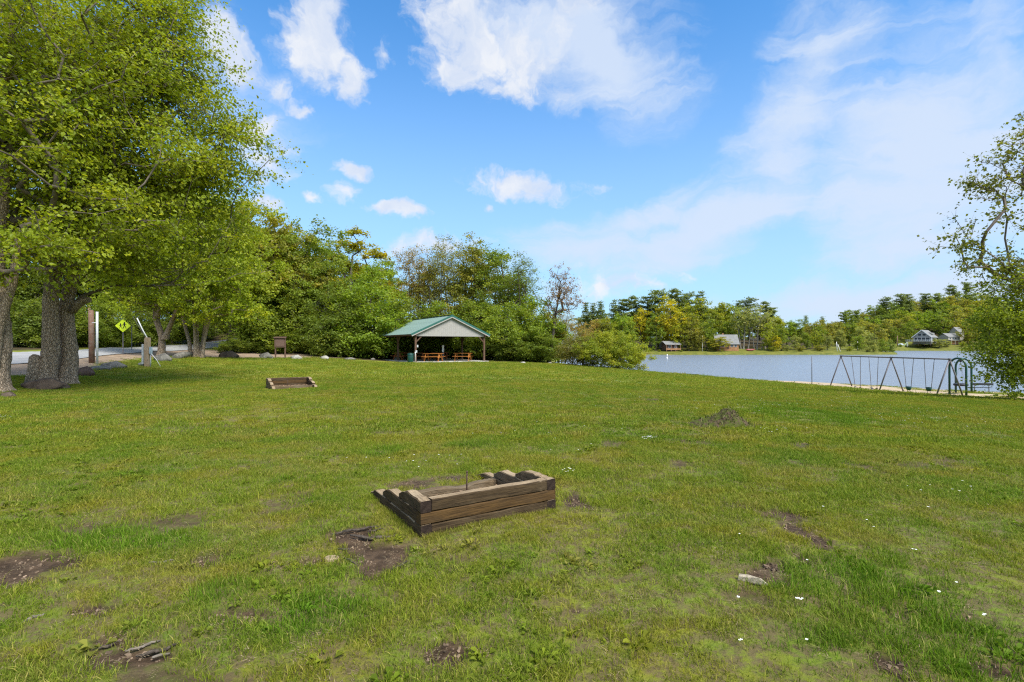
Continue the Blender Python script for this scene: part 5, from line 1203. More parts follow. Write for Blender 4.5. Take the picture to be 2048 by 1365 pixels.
# ------------------------------------------------------------------ pavilion
def table(label, loc, rz, mat, L=1.8):
    t = thing('picnic_table', label, 'picnic table', loc, rz, 'picnic tables under the pavilion')
    for k in range(5): MB().box(0, (k - 2) * .148, .74, L, .138, .038, c=.004).build('top_board', mat, t)
    for s in (-1, 1):
        for q in (0, 1): MB().box(0, s * (.63 + q * .145), .445, L, .138, .038, c=.004).build('bench_board', mat, t)
        MB().box(s * L * .36, 0, .705, .04, .74, .085).build('top_brace', mat, t); MB().box(s * L * .36, 0, .405, .04, 1.52, .09).build('seat_brace', mat, t)
        for q in (-1, 1): MB().bar((s * (L * .36 + .042), q * .62, 0.0), (s * (L * .36 + .042), q * .24, .72), .04, .10, up=Vector((1, 0, 0))).build('leg', mat, t)
    return t
def pavilion():
    th = R(30); ox, oy = -8.86, 47.0; W_, D_ = 7.04, 10.4; z0 = hz(ox, oy) + .02
    t = thing('picnic_pavilion', 'open timber picnic pavilion with green metal roof and grey gable', 'pavilion', (ox, oy, z0), th)
    # slab
    MB().box(W_ / 2, D_ / 2, -.02, W_ + .7, D_ + .7, .16, c=.01).build('concrete_slab', M_concrete, t)
    Hp = 2.42
    for (x, y) in ((0, 0), (0, D_ / 2), (0, D_), (W_, 0), (W_, D_ / 2), (W_, D_)):
        MB().box(0, 0, Hp / 2, .17, .17, Hp, c=.008).build('post', M_post, t, (x, y, .06))
        for sg in ((0, 1), (0, -1)):
            if 0 <= y + sg[1] <= D_: MB().bar((0, 0, -.6), (0, sg[1] * .6, 0), .09, .09, up=Vector((1, 0, 0))).build('knee_brace', M_post, t, (x, y, Hp + .03))
        if y == 0: MB().bar((0, 0, -.6), ((.6 if x == 0 else -.6), 0, 0), .09, .09, up=Vector((0, 1, 0))).build('knee_brace', M_post, t, (x, y, Hp + .03))
    for x in (0, W_): MB().box(0, 0, 0, D_ + .6, .10, .24, rz=0).build('beam', M_beam, t, (x, D_ / 2, Hp + .18), R(90))
    for y in (0, D_ / 2, D_): MB().box(0, 0, 0, W_ - .12, .10, .22).build('cross_beam', M_beam, t, (W_ / 2, y, Hp + .17))
    ez, oh, rise = Hp + .20, .52, 1.83; hw = W_ / 2 + oh; pit_ = math.atan2(rise, hw); rl = math.hypot(hw, rise); y0, y1 = -.30, D_ + .45
    # rafters seen under the eaves
    nr = 14
    for s in (-1, 1):
        for k in range(nr):
            y = y0 + .25 + (y1 - y0 - .5) * k / (nr - 1)
            MB().bar((0, 0, 0), (-s * -hw * 1.0, 0, -rise), .045, .12).build('rafter', M_beam, t, (W_ / 2, y, ez + rise - .12))
        # metal roof: separate ribbed sheets
        ns = 12; wd = (y1 - y0) / ns
        for k in range(ns):
            mb = MB(); ya = y0 + k * wd
            prof = [(0, .0), (.03, .028), (.06, .0), (wd / 3 - .02, .0), (wd / 3, .012), (wd / 3 + .02, 0), (2 * wd / 3 - .02, .0), (2 * wd / 3, .012), (2 * wd / 3 + .02, 0), (wd - .002, 0)]
            vs = []
            for (u, zz) in prof: vs += [(0, u, zz), (s * hw, u, zz - rise), (0, u, zz - .012), (s * hw, u, zz - rise - .012)]
            fs = []
            for i in range(len(prof) - 1):
                a_ = i * 4; q = [(a_, a_ + 4, a_ + 5, a_ + 1), (a_ + 2, a_ + 3, a_ + 7, a_ + 6), (a_ + 1, a_ + 5, a_ + 7, a_ + 3)]; fs += q
            mb.add(vs, fs); mb.build('roof_sheet', M_roof, t, (W_ / 2, ya, ez + rise))
        MB().bar((0, 0, 0), (s * hw, 0, -rise), .03, .16).build('rake_trim', M_trim, t, (W_ / 2, y0 - .02, ez + rise - .05))
        MB().bar((0, 0, 0), (s * hw * .985, 0, -rise * .985), .03, .11).build('rake_board', M_siding, t, (W_ / 2, y0 - .012, ez + rise - .185))
        MB().box(0, 0, 0, y1 - y0, .03, .12).build('eave_trim', M_beam, t, (W_ / 2 + s * (hw + .0), (y0 + y1) / 2, ez - .09), R(90))
    MB().box(0, 0, 0, y1 - y0, .26, .03).build('ridge_cap', M_trim, t, (W_ / 2, (y0 + y1) / 2, ez + rise + .03), R(90))
    # gable of vertical boards
    nb = 34; bw = W_ / nb
    for yy, sgn in ((-.07, -1), (D_ + .07, 1)):
        for k in range(nb):
            xa, xb = k * bw + .002, (k + 1) * bw - .002
            def zt(x): return ez + rise * (1 - abs(x - W_ / 2) / hw) - .10
            zb = Hp + .02
            if zt(xa) < zb + .02 or zt(xb) < zb + .02: continue
            xm = (xa + xb) / 2; vs = []
            pr = [(xa, zb), (xb, zb), (xb, zt(xb))] + ([(W_ / 2, zt(W_ / 2))] if xa < W_ / 2 < xb else []) + [(xa, zt(xa))]; n = len(pr)
            vs = [(x - xm, 0, z) for x, z in pr] + [(x - xm, -.02 * sgn * -1, z) for x, z in pr]
            mb = MB(); mb.add(vs, [tuple(range(n)), tuple(reversed(range(n, 2 * n)))] + [(i, i + n, (i + 1) % n + n, (i + 1) % n) for i in range(n)])
            mb.build('gable_board', M_siding, t, (xm, yy - .01 + random.uniform(-.002, .002), 0))
    # conduit, boxes on the front left post
    mb = MB(); mb.tube([(-.12, -.12, .0), (-.11, -.12, .8), (-.12, -.13, 1.0)], .035, 8); mb.build('conduit', M_white, t, (.04, -.02, 0))
    MB().box(0, 0, 0, .16, .10, .22, c=.01).build('meter_box', M_grey_box, t, (.02, -.15, 1.02))
    MB().box(0, 0, 0, .14, .10, .22, c=.01).build('switch_box', M_grey_box, t, (.17, -.05, 1.52))
    def loc(u, v): p = t.location + Matrix.Rotation(th, 3, 'Z') @ Vector((u, v, 0)); return (p.x, p.y, z0 + .062)
    table('red brown picnic table nearest the left pavilion posts', loc(.9, 6.6), th + R(30), M_table2)
    table('red brown picnic table behind the green bin', loc(1.55, 4.3), th - R(12), M_table2)
    table('bright orange picnic table right of the green bin', loc(2.2, 1.15), th - R(42), M_table)
    table('dark picnic table in the middle of the pavilion', loc(4.4, 5.4), th - R(80), M_table2)
    table('bright orange picnic table nearest the right pavilion post', loc(5.5, 1.6), th - R(38), M_table)
    table('dark picnic table at the back right of the pavilion', loc(5.6, 7.8), th - R(20), M_table2)
    # bin
    bx, by = at(821, 46.4); mb = MB(); n = 18
    mb.tube([(0, 0, 0), (0, 0, .02), (0, 0, .80), (0, 0, .84)], [.25, .26, .29, .27], n); b = thing('litter_bin', 'dark green litter bin at the front left post of the pavilion', 'bin', (bx, by, hz(bx, by)))
    mb.build('drum', M_green_paint, b); MB().tube([(0, 0, .842), (0, 0, .87), (0, 0, .90)], [.29, .27, .10], n).build('lid', M_green_paint, b)
    MB().tube([(0, 0, .7), (0, 0, .72)], [.298, .298], n).build('band', M_black, b)
    # white hanging board and small grill
    wx, wy, wz = loc(3.9, 2.9); w_ = thing('white_sign', 'narrow white notice on a thin post inside the pavilion', 'sign', (wx, wy, wz)); MB().box(0, 0, 1.2, .20, .05, .68, c=.02).build('panel', M_white, w_); MB().tube([(0, .045, 0), (0, .045, 1.4)], .022, 6).build('post', M_white, w_)
    gx, gy, gz = loc(4.0, 3.4); g_ = thing('grill', 'small black grill standing between the picnic tables', 'grill', (gx, gy, gz)); MB().tube([(0, 0, .62), (0, 0, .70), (0, 0, .78)], [.16, .24, .2], 12).build('bowl', M_black, g_)
    for k in range(3): MB().tube([(0, 0, .66), (.22 * math.cos(k * 2.09), .22 * math.sin(k * 2.09), 0)], .012, 5).build('leg', M_black, g_)
pavilion()

# ------------------------------------------------------------------ notice board, signs, posts at the left
def notice():
    x, y = at(560.5, 47.2); t = thing('notice_board', 'brown notice board with small roof on two posts', 'notice board', (x, y, hz(x, y)), R(-4))
    for s in (-1, 1): MB().box(0, 0, .85, .10, .10, 1.9, c=.006).build('post', M_brown_paint, t, (s * .46, .02, 0))
    MB().box(0, 0, 0, 1.04, .07, .86, c=.006).build('panel', M_brown_paint, t, (0, -.05, 1.43)); MB().box(0, 0, 0, .84, .012, .66).build('door', plain('brown_panel', (.165, .105, .082), .5, .4, .08, 4), t, (0, -.092, 1.42))
    MB().box(0, 0, 0, 1.16, .30, .05, rx=R(14), c=.006).build('cap', M_brown_paint, t, (0, -.04, 1.93)); MB().box(0, 0, 0, 1.10, .06, .10).build('header', M_brown_paint, t, (0, -.10, 1.84))
notice()
M_yel = plain('fluorescent_yellow', (.62, .78, .02), .45, .4, .03, 3); M_ink = plain('black_ink', (.012, .012, .012), .5, .3, .05, 3)
def signs():
    x, y = at(246, 39.2); z = hz(x, y); t = thing('crossing_sign', 'yellow diamond children crossing sign with black figures beside the road', 'road sign', (x, y, z), R(22))
    MB().box(0, 0, 1.3, .06, .04, 2.9).build('post', M_metal, t)
    zc = zat(652, 39.2) - z; h = .50
    mb = MB(); n = 4; o = [(0, h), (h, 0), (0, -h), (-h, 0)]
    mb.add([(a, -.030, b + zc) for a, b in o] + [(a, -.036, b + zc) for a, b in o], [(0, 1, 2, 3), (7, 6, 5, 4), (0, 4, 5, 1), (1, 5, 6, 2), (2, 6, 7, 3), (3, 7, 4, 0)]); mb.build('plate', M_yel, t)
    def person(cx, cz, s):
        mb = MB()
        def limb(p, q, w):
            p, q = Vector((p[0], 0, p[1])) * s, Vector((q[0], 0, q[1])) * s; d = (q - p).normalized(); nrm = Vector((d.z, 0, -d.x)) * w * s / 2
            vs = [p - nrm, p + nrm, q + nrm * .8, q - nrm * .8]; mb.add([(v.x + cx, -.039, v.z + cz + zc) for v in vs], [(0, 1, 2, 3)])
        n = 12; mb.add([(cx + math.cos(k * 6.283 / n) * .055 * s, -.039, cz + zc + .33 * s + math.sin(k * 6.283 / n) * .06 * s) for k in range(n)], [tuple(range(n))])
        limb((0, .27), (0, .02), .14); limb((.0, .05), (-.12, -.27), .07); limb((.0, .05), (.11, -.10), .07); limb((.11, -.08), (.14, -.28), .06); limb((0, .23), (-.16, .06), .05); limb((0, .23), (.16, .10), .05)
        return mb
    person(.09, -.02, .82).build('figure', M_ink, t); person(-.15, -.05, .62).build('figure', M_ink, t)
    x, y = at(263.5, 45); z = hz(x, y); mb = MB(); mb.box(0, 0, 1.0, .05, .04, 2.3); tag(mb.build('sign_post', M_metal, None, (x, y, z)), 'thin bare grey sign post across the road behind the yellow sign', 'post')
    # short thick pole, white pipe and their link
    x, y = at(184, 31); z = hz(x, y); h = zat(622, 31) - z
    mb = MB(); mb.tube([(0, 0, -.1), (-.03, 0, h * .5), (-.07, 0, h), (-.072, 0, h + .03)], [.155, .145, .135, .09], 16); tag(mb.build('wooden_pole', M_pole, None, (x, y, z)), 'thick reddish wooden pole beside the white pipe', 'pole')
    x, y = at(194.5, 30.6); z = hz(x, y); h = zat(624, 30.6) - z; t = thing('white_pipe', 'tall white pipe standing right of the thick wooden pole', 'pipe', (x, y, z))
    MB().tube([(0, 0, -.1), (-.02, 0, h)], .062, 12).build('pipe', M_white, t); MB().tube([(-.32, 0, 0), (0, 0, .0)], .025, 8).build('bracket', M_white, t, (0, 0, zat(646, 30.6) - z))
    # meter post
    x, y = at(295, 31); z = hz(x, y); h = zat(676, 31) - z; t = thing('meter_post', 'short split wooden post carrying grey electric boxes and a leaning pipe', 'post', (x, y, z))
    m = timber(h + .1, .26, .24, 77, .05, .1); m.materials.append(wood('split_post', (.42, .30, .19), (.24, .17, .11), (.38, .33, .26))); o = link('wooden_post', m, t, (0, 0, -.08)); o.rotation_euler = (0, R(-90), 0)
    MB().box(0, 0, 0, .12, .14, 1.2, c=.01).build('meter_box', M_grey_box, t, (-.24, -.02, .75)); MB().tube([(-.24, -.02, -.1), (-.24, -.02, .2)], .03, 8).build('conduit', M_metal, t); MB().box(0, 0, 0, .14, .12, .42, c=.01).build('switch_box', plain('blue_grey_box', (.30, .38, .42), .5), t, (.22, -.03, .98))
    MB().tube([(.22, -.03, -.1), (.22, -.03, .8)], .025, 8).build('conduit', M_grey_box, t); MB().tube([(0, 0, h - .05), (-.30, .02, h + .45), (-.68, .05, h + 1.2)], .035, 8).build('leaning_pipe', M_white, t)
    MB().tube([(-.08, 0, h - .1), (-.9, .05, h + 1.25)], .010, 5).build('guy_wire', M_metal, t)
    mb = MB(); mb.tube([(.30, -.1, .78), (.6, -.1, .45), (.86, -.1, .02)], .018, 6); mb.build('cable', M_white, t)
    # broken limb stub
    for i, (px, b, tp, Y) in enumerate(((345, 680, 636, 62), (178, 640, 610, 49))):
        x, y = at(px, Y); mb = MB(); mb.tube([(0, 0, 0), (0, 0, zat(tp, Y) - hz(x, y))], [.13, .10], 8); tag(mb.build('pale_post', M_pole, None, (x, y, hz(x, y))), ['pale wooden post across the road between the grey trees', 'slim pole across the road behind the thick wooden pole'][i], 'post')
    a = Vector((*at(145, 20.8), 0)); z = zat(610, 20.8); mb = MB(); mb.tube([(0, 0, -.3), (.22, 0, .02), (.55, -.05, .18), (.72, -.05, .20)], [.12, .15, .14, .12], 12); tag(mb.build('broken_limb', M_bark, None, (a.x, a.y, z)), 'thick sawn limb sticking out right of the twin stemmed maple', 'limb')
signs()

# ------------------------------------------------------------------ swings
def swing_set():
    Pl, Pm, Pr = Vector((*at(1682, 42.6), 0)), Vector((*at(1782, 37.7), 0)), Vector((*at(1899, 33.2), 0))
    zt = [zat(713.5, 42.6), zat(715.5, 37.7), zat(717.5, 33.2)]; zt = [sum(zt) / 3] * 3
    t = thing('swing_set', 'long steel swing set with two bays on the sandy shore', 'swing set', (Pm.x, Pm.y, hz(Pm.x, Pm.y))); o = t.location.copy()
    tops = [Vector((p.x, p.y, z)) - o for p, z in zip((Pl, Pm, Pr), zt)]
    for i in range(2): MB().tube([tops[i], tops[i + 1]], .048, 10).build('top_beam', M_metal, t)
    d = (tops[2] - tops[0]).normalized(); nrm = Vector((-d.y, d.x, 0)).normalized()
    for tp, sp in zip(tops, (.60, .60, .62)):
        for s in (-1, 1):
            # legs splay across the beam
            e = tp + nrm * s * .98; e.z = hz(e.x + o.x, e.y + o.y) - o.z - .05
            MB().tube([tp + Vector((0, 0, .0)), e], .046, 10).build('leg', M_metal, t)
        MB().tube([tp - d * .09, tp + d * .09], .062, 10).build('joint', M_metal, t)
    def onbeam(px):     # point of the beam seen at this column
        for i in range(2):
            a, b = tops[i] + o, tops[i + 1] + o; k = (px - HX) / F; f = (a.x - k * a.y) / (k * (b.y - a.y) - (b.x - a.x))
            if -.02 <= f <= 1.02: return a.lerp(b, f) - o
    def chain(p, q, par, name='chain'):
        mb = MB(); n = 26; v = (q - p)
        mb.tube([p, p + v * .12], .014, 6)
        for k in range(n):
            a, b = p + v * (.12 + .88 * k / n), p + v * (.12 + .88 * (k + 1.25) / n)
            if k == n - 1: b = q
            mb.bar(a, b, .036 if k % 2 else .018, .018 if k % 2 else .036)
        return mb.build(name, M_metal, par)
    for (pa, pb, sx0, sx1, sy, kd) in ((1702.5, 1720.5, 1711, 1721, 775, 'belt'), (1737.5, 1756.5, 1742, 1754, 777, 'belt'), (1806, 1827, 1811, 1822.5, 773.5, 'bucket'), (1848, 1868.5, 1851, 1862, 775, 'bucket')):
        A, B = onbeam(pa), onbeam(pb); Y = ((A + B) / 2 + o).y; zs = zat(sy, Y) - o.z
        ka, kb = (sx0 - HX) / F, (sx1 - HX) / F
        c = (A + B) / 2; w = (sx1 - sx0) / F * Y; dd = (B - A).normalized(); hw = .27 if kd == 'belt' else .20
        off = Vector(((sx0 + sx1) / 2 / F * Y - HX / F * Y - (c.x + o.x) , 0, 0)) * .8
        p, q = c - dd * hw + off, c + dd * hw + off; p.z = q.z = zs + (.05 if kd == 'belt' else .0)
        s = MB()
        if kd == 'belt':
            pts = [p.lerp(q, k / 8) + Vector((0, 0, -.17 * math.sin(math.pi * k / 8))) for k in range(9)]; vs = []
            for pt in pts:
                for u, z in ((-.09, .004), (.09, .004), (.09, -.022), (-.09, -.022)): vs.append(pt + nrm * u + Vector((0, 0, z)))
            s.add(vs, [(i * 4 + k, i * 4 + (k + 1) % 4, i * 4 + 4 + (k + 1) % 4, i * 4 + 4 + k) for i in range(8) for k in range(4)] + [(3, 2, 1, 0), (32, 33, 34, 35)])
            par = s.build('belt_seat', M_black, t)
        else:
            m_ = (p + q) / 2; rows = [(.0, 1.0, 1.0), (-.06, .97, .95), (-.16, .86, .8), (-.25, .62, .6), (-.265, .3, .3)]; vs = []; n = 14
            for z, a, b in rows:
                for k in range(n):
                    an = 2 * math.pi * k / n; vs.append(m_ + dd * math.cos(an) * .21 * a + nrm * math.sin(an) * .15 * b + Vector((0, 0, z)))
            s.add(vs, [(i * n + k, i * n + (k + 1) % n, (i + 1) * n + (k + 1) % n, (i + 1) * n + k) for i in range(4) for k in range(n)] + [tuple(4 * n + k for k in range(n)), tuple(reversed([3 * n // 3 + k for k in range(n)]))], True)
            par = s.build('bucket_seat', M_green_paint, t)
            for q2 in (-1, 1): MB().tube([m_ + dd * .1 * q2 + Vector((0, 0, -.25)), m_ + dd * (.12 * q2 + .02) + Vector((0, 0, -.40))], .012, 5).build('strap', M_black, par)
        for a_, b2 in ((A, p), (B, q)): chain(a_, b2, par)
        for a_ in (A, B): MB().box(a_.x, a_.y, a_.z - .05, .03, .03, .07).build('hanger', M_metal, t)
swing_set()
def arch_swing():
    A1, A2 = Vector((*at(1898.5, 34.6), 0)), Vector((*at(1932, 33.7), 0)); B1, B2 = Vector((*at(1911, 37.2), 0)), Vector((*at(1942.5, 36.5), 0))
    c = (A1 + A2 + B1 + B2) / 4; t = thing('arch_swing', 'green double arch frame with a round disc swing', 'swing', (c.x, c.y, hz(c.x, c.y))); o = t.location.copy(); tops = []
    for (p, q, top) in ((A1, A2, zat(717, 34.1)), (B1, B2, zat(718, 36.8))):
        mid = (p + q) / 2; hw = (q - p).length / 2; dr = (q - p).normalized(); zs = top - .62; pts = [Vector((p.x, p.y, hz(p.x, p.y) - .1)), Vector((p.x, p.y, zs - .5)), Vector((p.x, p.y, zs))]
        for k in range(1, 12): a = math.pi - math.pi * k / 12; pts.append(mid + dr * hw * math.cos(a) + Vector((0, 0, zs + .62 * math.sin(a))))
        pts += [Vector((q.x, q.y, zs)), Vector((q.x, q.y, zs - .5)), Vector((q.x, q.y, hz(q.x, q.y) - .1))]
        MB().tube([v - o for v in pts], .065, 12).build('arch', M_green_paint, t); tops.append(Vector((mid.x, mid.y, top)) - o)
    MB().tube(tops, .055, 10).build('top_beam', M_green_paint, t); m = (tops[0] + tops[1]) / 2; m.z -= .02
    MB().tube([m, m - Vector((0, 0, .22))], [.05, .07], 10).build('swivel', M_black, t)
    zs = zat(770, 35.4) - o.z; s = MB(); n = 26; ring = []
    s.tube([m * 0 + Vector((m.x + math.cos(a) * .33, m.y + math.sin(a) * .33, zs)) for a in [2 * math.pi * k / n for k in range(n + 1)]], .085, 10, False); seat = s.build('disc_seat', M_black, t)
    MB().tube([(m.x, m.y, zs - .05), (m.x, m.y, zs - .02)], [.30, .30], 24).build('disc', M_black, seat)
    for k in range(3):
        a = k * 2.094 + .5; mb = MB(); p = m - Vector((0, 0, .2)); q = Vector((m.x + math.cos(a) * .33, m.y + math.sin(a) * .33, zs + .08)); v = q - p
        for i in range(30): mb.bar(p + v * i / 30, p + v * (i + 1.2) / 30, .014 if i % 2 else .006, .006 if i % 2 else .014)
        mb.build('chain', M_metal, seat)
arch_swing()
def benches():
    for (px, Y, ztop, lab, rz, w) in ((1384, 50.0, 748.5, 'dark backed bench low behind the lawn crest facing the lake', R(2), 1.25), (1963, 38.5, 766.5, 'dark bench half hidden by the tree at the right edge', R(-10), 1.5)):
        x, y = at(px, Y); z = hz(x, y); t = thing('park_bench', lab, 'bench', (x, y, z), rz); h = zat(ztop, Y) - z; sc = h / .82; t.scale = (1, 1, sc)
        MB().box(0, 0, .73, w, .04, .17, c=.008).build('backrest', M_black, t); 
        for k in range(2): MB().box(0, .14 + .17 * k, .42, w, .15, .035, c=.005).build('seat_board', M_black, t)
        for s in (-1, 1): MB().tube([(s * w * .32, .02, 0), (s * w * .32, .02, .78)], .028, 8).build('leg', M_metal, t); MB().box(s * w * .32, .2, .39, .04, .36, .03).build('seat_bracket', M_metal, t)
benches()
x, y = at(1623.5, 41.5); tag(MB().tube([(0, 0, -.1), (0, 0, zat(713, 41.5) - hz(x, y))], .030, 8).build('steel_pole', M_metal, None, (x, y, hz(x, y))), 'single thin steel pole left of the swing set', 'pole')

# ------------------------------------------------------------------ across the lake
M_shingle = plain('grey_shingle', (.20, .20, .195), .85, .2, .12, 1.5, .2); M_cabin = plain('orange_brown_cladding', (.34, .175, .085), .8, .2, .25, 1.2); M_glass = plain('dark_window_glass', (.05, .06, .07), .1, .6, .3, 1); M_grey_wall = plain('grey_cladding', (.26, .27, .26), .8, .2, .12, 1.2); M_dark_wood = plain('dark_wood', (.10, .06, .045), .8, .2, .3, 2)
M_cream = plain('cream_cladding', (.36, .34, .29), .7, .2, .08, 1)
def gable_roof(t, W_, D_, z, rise, oh, mat, name='roof', axis='x'):
    """ridge along local x"""
    for s in (-1, 1):
        hw = D_ / 2 + oh; L = W_ / 2 + oh; vs = [(-L, 0, rise), (L, 0, rise), (L, s * hw, -oh * rise / (D_ / 2)), (-L, s * hw, -oh * rise / (D_ / 2))]; vs = [Vector(v) + Vector((0, 0, z)) for v in vs]
        mb = MB(); mb.add(vs + [v - Vector((0, 0, .14)) for v in vs], [(0, 1, 2, 3), (7, 6, 5, 4), (0, 4, 5, 1), (1, 5, 6, 2), (2, 6, 7, 3), (3, 7, 4, 0)]); mb.build(name, mat, t)
def gable_wall(W_, D_, z0, z1, rise):
    mb = MB(); w, d = W_ / 2, D_ / 2
    mb.add([(-w, -d, z0), (w, -d, z0), (w, d, z0), (-w, d, z0), (-w, -d, z1), (w, -d, z1), (w, d, z1), (-w, d, z1), (-w, 0, z1 + rise), (w, 0, z1 + rise)], [(0, 1, 5, 4), (2, 3, 7, 6), (3, 0, 4, 8, 7), (1, 2, 6, 9, 5), (3, 2, 1, 0)]); return mb
def window(t, x, y, z, w, h, rz=0.0, trim=None):
    f = MB(); e = .07
    for (a, b, c, d) in ((0, h / 2, w + 2 * e, e), (0, -h / 2, w + 2 * e, e), (-w / 2, 0, e, h), (w / 2, 0, e, h)): f.box(a, 0, b, c, .06, d)
    o = f.build('window', trim or M_white, t, (x, y, z), rz); MB().box(0, .0, 0, w - e, .03, h - e).build('pane', M_glass, o)
def houses():
    # brown cottage
    Y = 210; x, y = at(1451, Y); z = zat(697.5, Y); t = thing('cottage', 'small brown cottage with grey shingle roof across the lake', 'cottage', (x, y, z), R(-8)); W_ = 8.6
    gable_wall(W_, 6, -1, 2.2, 1.9).build('wall', M_cabin, t); gable_roof(t, W_, 6, 2.2, 3.5, .35, M_shingle)
    for wx in (-3, -1.6, 1.7, 3.1): window(t, wx, -3.04, 1.2, .9, 1.1)
    MB().box(0, 0, 0, .95, .08, 2.0).build('door', M_dark_wood, t, (.2, -3.04, .9)); MB().box(0, 0, 0, .6, .6, 1.6).build('chimney', M_cabin, t, (-1.0, .4, 5.5))
    # lakeside cabin on posts
    Y = 207; x, y = at(1340, Y); z = zat(702, Y); t = thing('cabin', 'dark open sided cabin among trees at the water left of the cottage', 'cabin', (x, y, z), R(12)); gable_wall(5, 4, .2, 2.6, 1.0).build('wall', M_dark_wood, t); gable_roof(t, 6.4, 5, 2.7, 1.2, .3, M_shingle)
    for px_ in (-3, -1, 1, 3): MB().box(0, 0, 0, .16, .16, 3.0).build('post', M_pole, t, (px_, -2.7, 1.2))
    MB().box(0, 0, 0, 6.4, .1, .5).build('railing', M_cabin, t, (0, -2.75, .7)); window(t, -1.2, -2.04, 1.6, .9, 1.0); window(t, 1.2, -2.04, 1.6, .9, 1.0)
    # large gabled house
    Y = 345; x, y = at(1850, Y); z = zat(683, Y); t = thing('lake_house', 'large grey gabled lake house with glazed front and long deck', 'house', (x, y, z), R(37)); 
    # gable end faces the lake on its left; ridge along local x
    gable_wall(13, 9.5, -2, 3.2, 4.2).build('wall', M_grey_wall, t); gable_roof(t, 13, 9.5, 3.2, 4.4, .7, M_shingle)
    for s in (-1, 1): MB().bar((-7.25, 0, 7.45), (-7.25, s * 5.5, 2.4), .12, .38).build('rake_board', M_white, t)
    for wy, wz, ww, wh in ((-3.1, 1.5, 2.0, 1.9), (-.9, 1.5, 1.9, 1.9), (1.3, 1.5, 1.9, 1.9), (3.3, 1.5, 1.5, 1.9), (-1.2, 4.3, 1.9, 1.5), (1.2, 4.3, 1.9, 1.5)): window(t, -6.54, wy, wz, ww, wh, R(-90))
    for wx in (-4, -1, 2.5, 4.8): window(t, wx, -4.8, 1.5, 1.4, 1.5)
    d = MB(); d.box(1.0, -2.0, 0, 5.8, 5.0, .9); o = d.build('dormer', M_cream, t, (1.0, .6, 5.1)); 
    MB().box(0, 0, 0, 6.0, 3.2, .15).build('dormer_roof', M_shingle, t, (2.0, -1.5, 5.75))
    for k in range(3): window(t, .6 + k * 1.3, -3.95, 5.1, .9, .7)
    MB().box(0, 0, 0, 5.0, 14, .25).build('deck', M_cream, t, (-9.2, .6, -.15)); mb = MB()
    for k in range(15): mb.box(-11.6, -6.2 + k * .97, .45, .1, .1, 1.0)
    mb.box(-11.6, .6, .95, .12, 14, .1); mb.box(-11.6, .6, .5, .06, 14, .06); mb.build('railing', M_white, t)
    for k in range(5): MB().box(0, 0, 0, .25, .25, 2.6).build('post', M_dark_wood, t, (-11.3, -5.6 + k * 3.1, -1.55))
    MB().box(0, 0, 0, .3, .3, 3.4).build('post', M_white, t, (-6.9, -5.3, 1.5))
    # second house to its right
    x, y = at(1898, 350); z = zat(684, 350); t = thing('house', 'cream and tan house partly hidden right of the lake house', 'house', (x, y, z), R(10)); gable_wall(9.5, 7, -2, 3.6, 1.5).build('wall', M_cream, t); gable_roof(t, 9.5, 7, 3.6, 2.2, .4, M_shingle)
    MB().box(0, 0, 0, 10.5, 2, .3).build('balcony', M_cream, t, (0, -4.5, 1.0)); mb = MB(); MB().box(0, 0, 0, 10, .3, 2.4).build('lower_wall', M_cabin, t, (0, -3.7, -.5))
    for wx in (-3.2, -1, 1.2, 3.2): window(t, wx, -3.54, 2.2, 1.2, 1.1)
    for wx in (-4.6, -1.5, 1.5, 4.6): MB().box(0, 0, 0, .2, .2, 3).build('post', M_cream, t, (wx, -5.3, -.5))
    x, y = at(1913, 356); z = zat(672, 356); t = thing('house', 'white steep gabled house behind the cream house', 'house', (x, y, z), R(20)); gable_wall(6, 6, -3, 2.8, 3).build('wall', M_cream, t); gable_roof(t, 6, 6, 2.8, 3.2, .3, M_shingle); window(t, -1.2, -3.04, 1.4, 1, 1.2); window(t, 1.2, -3.04, 1.4, 1, 1.2)
    # white house behind the wood on the left
    x, y = at(612, 74); z = hz(x, y); t = thing('house', 'white house glimpsed through leaves behind the pale boulders', 'house', (x, y, z), R(5)); gable_wall(9, 7, -.3, 3.6, 2.0).build('wall', M_white, t); gable_roof(t, 9, 7, 3.6, 2.2, .4, M_shingle)
    for wx in (-3.2, -1, 1.2, 3.2): window(t, wx, -3.54, 1.8, 1.1, 1.3)
    x, y = at(1122, 196); z = zat(699, 196); t = thing('house', 'small white house across the water seen between the shrubs', 'house', (x, y, z), R(-5)); gable_wall(7, 5, -1, 2.8, 1.5).build('wall', M_white, t); gable_roof(t, 7, 5, 2.8, 1.8, .3, M_shingle); window(t, -1.8, -2.54, 1.5, 1, 1.1); window(t, 1.6, -2.54, 1.5, 1, 1.1)
houses()
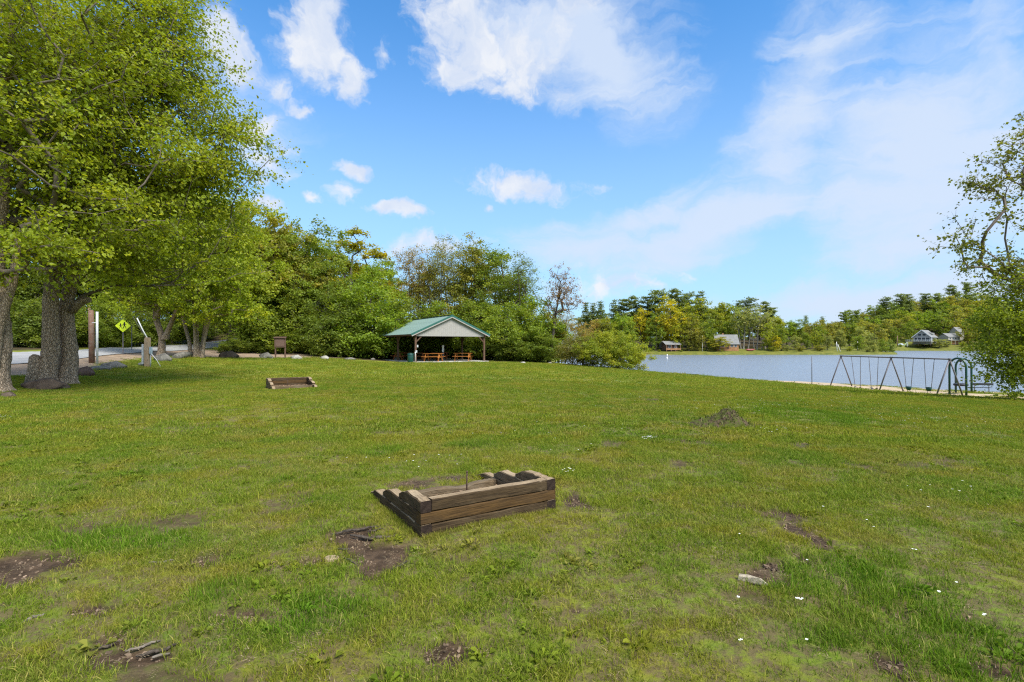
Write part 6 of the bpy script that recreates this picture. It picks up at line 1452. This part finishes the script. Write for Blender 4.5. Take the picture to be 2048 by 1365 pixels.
def shore_bits():
    def post(px, y0, y1, Y, r, mat, nm, lab, cat, dx=0):
        x, y = at(px, Y); z = zat(y1, Y); tag(MB().tube([(0, 0, -1), (dx, 0, zat(y0, Y) - z)], [r, r * .7], 6).build(nm, mat, None, (x, y, z)), lab, cat)
    post(1675, 684, 703, 207, .16, M_white, 'dead_tree', 'left bleached dead trunk leaning on the low point', 'dead tree', -.4)
    post(1682, 689, 703, 206.5, .14, M_white, 'dead_tree', 'right bleached dead trunk leaning on the low point', 'dead tree', -1.3)
    post(1715, 683, 700, 214, .16, M_white, 'pale_pole', 'white pole standing among shrubs on the far bank', 'pole'); post(1795, 672, 690, 338, .25, M_pole, 'pale_pole', 'wooden pole left of the lake house deck', 'pole')
    post(1405, 672, 706, 204, .07, M_white, 'flag_pole', 'slim white pole on the cottage lawn', 'pole')
    # swing frame on the bank, boat covers, slide
    x, y = at(1781, 336); z = zat(702, 336); t = thing('wooden_swing', 'small tan wooden swing frame on the far bank', 'swing frame', (x, y, z)); w = 12 / F * 336
    for s in (-1, 0, 1): MB().box(0, 0, 0, .22, .22, 3.0).build('post', M_cream, t, (s * w / 2, 0, 1.3))
    MB().box(0, 0, 0, w, .22, .25).build('top_beam', M_cream, t, (0, 0, 2.9)); 
    for k in (-1, 1): MB().box(0, 0, 0, 1.2, .4, .12).build('swing_seat', M_cream, t, (k * w * .25, 0, .9))
    x, y = at(1801, 345); z = zat(693, 345); t = thing('covered_boat', 'boat under a pale blue cover on the far bank', 'boat', (x, y, z), R(10)); mb = MB(); mb.tube([(-2.2, 0, .6), (-1, 0, .9), (1, 0, 1.0), (2.4, 0, .7), (3.1, 0, .5)], [.5, .85, .95, .6, .1], 8); mb.build('cover', plain('blue_grey_cover', (.40, .45, .52), .6), t); MB().box(0, 0, -.2, 4, 1.2, .5).build('hull', M_white, t)
    x, y = at(1812, 343); z = zat(692, 343); t = thing('play_slide', 'small white and green play slide beside the covered boat', 'slide', (x, y, z)); MB().bar((-1.8, 0, -.3), (.6, 0, 2.3), .7, .12).build('chute', plain('pale_green_plastic', (.45, .62, .38), .4), t); MB().box(.9, 0, 1.0, .2, .8, 2.6).build('ladder', M_white, t)
    x, y = at(1334, 140); t = thing('swim_buoy', 'white marker buoy floating on the lake below the cabin', 'buoy', (x, y, WATER_Z)); k = 1.0
    MB().tube([(0, 0, -.2), (0, 0, .5), (0, 0, .62)], [.22, .20, .08], 10).build('float', M_white, t); MB().tube([(0, 0, .5), (.05, 0, 1.35)], .11, 8).build('mast', M_white, t)
    x, y = at(1500, 207); t = thing('rowing_boat', 'red boat pulled up on the bank right of the cottage', 'boat', (x, y, zat(702, 207)), R(8)); mb = MB(); mb.tube([(-2, 0, .5), (-1, 0, .35), (1, 0, .35), (2.2, 0, .6)], [.1, .45, .45, .1], 8); mb.build('hull', plain('faded_red_hull', (.25, .07, .06), .5), t); MB().box(0, 0, .62, .3, .8, .08).build('thwart', M_cream, t)
    for i, (px, py, w) in enumerate(((1388, 706, 10), (1485, 705, 8), (1300, 707, 8), (1640 - 40, 708, 6), (1790, 703, 10))):
        pass
    x, y = at(1294, 202.5); t = thing('dock', 'low brown dock at the waterline under the pines', 'dock', (x, y, WATER_Z), R(3)); 
    for k in range(6): MB().box(0, 0, 0, .55, 1.6, .08).build('deck_board', M_cabin, t, (-1.6 + k * .6, 0, .55))
    for k in (-1, 1): MB().box(0, 0, 0, .16, .16, 1.2).build('pile', M_dark_wood, t, (k * 1.5, -.6, .05))
shore_bits()
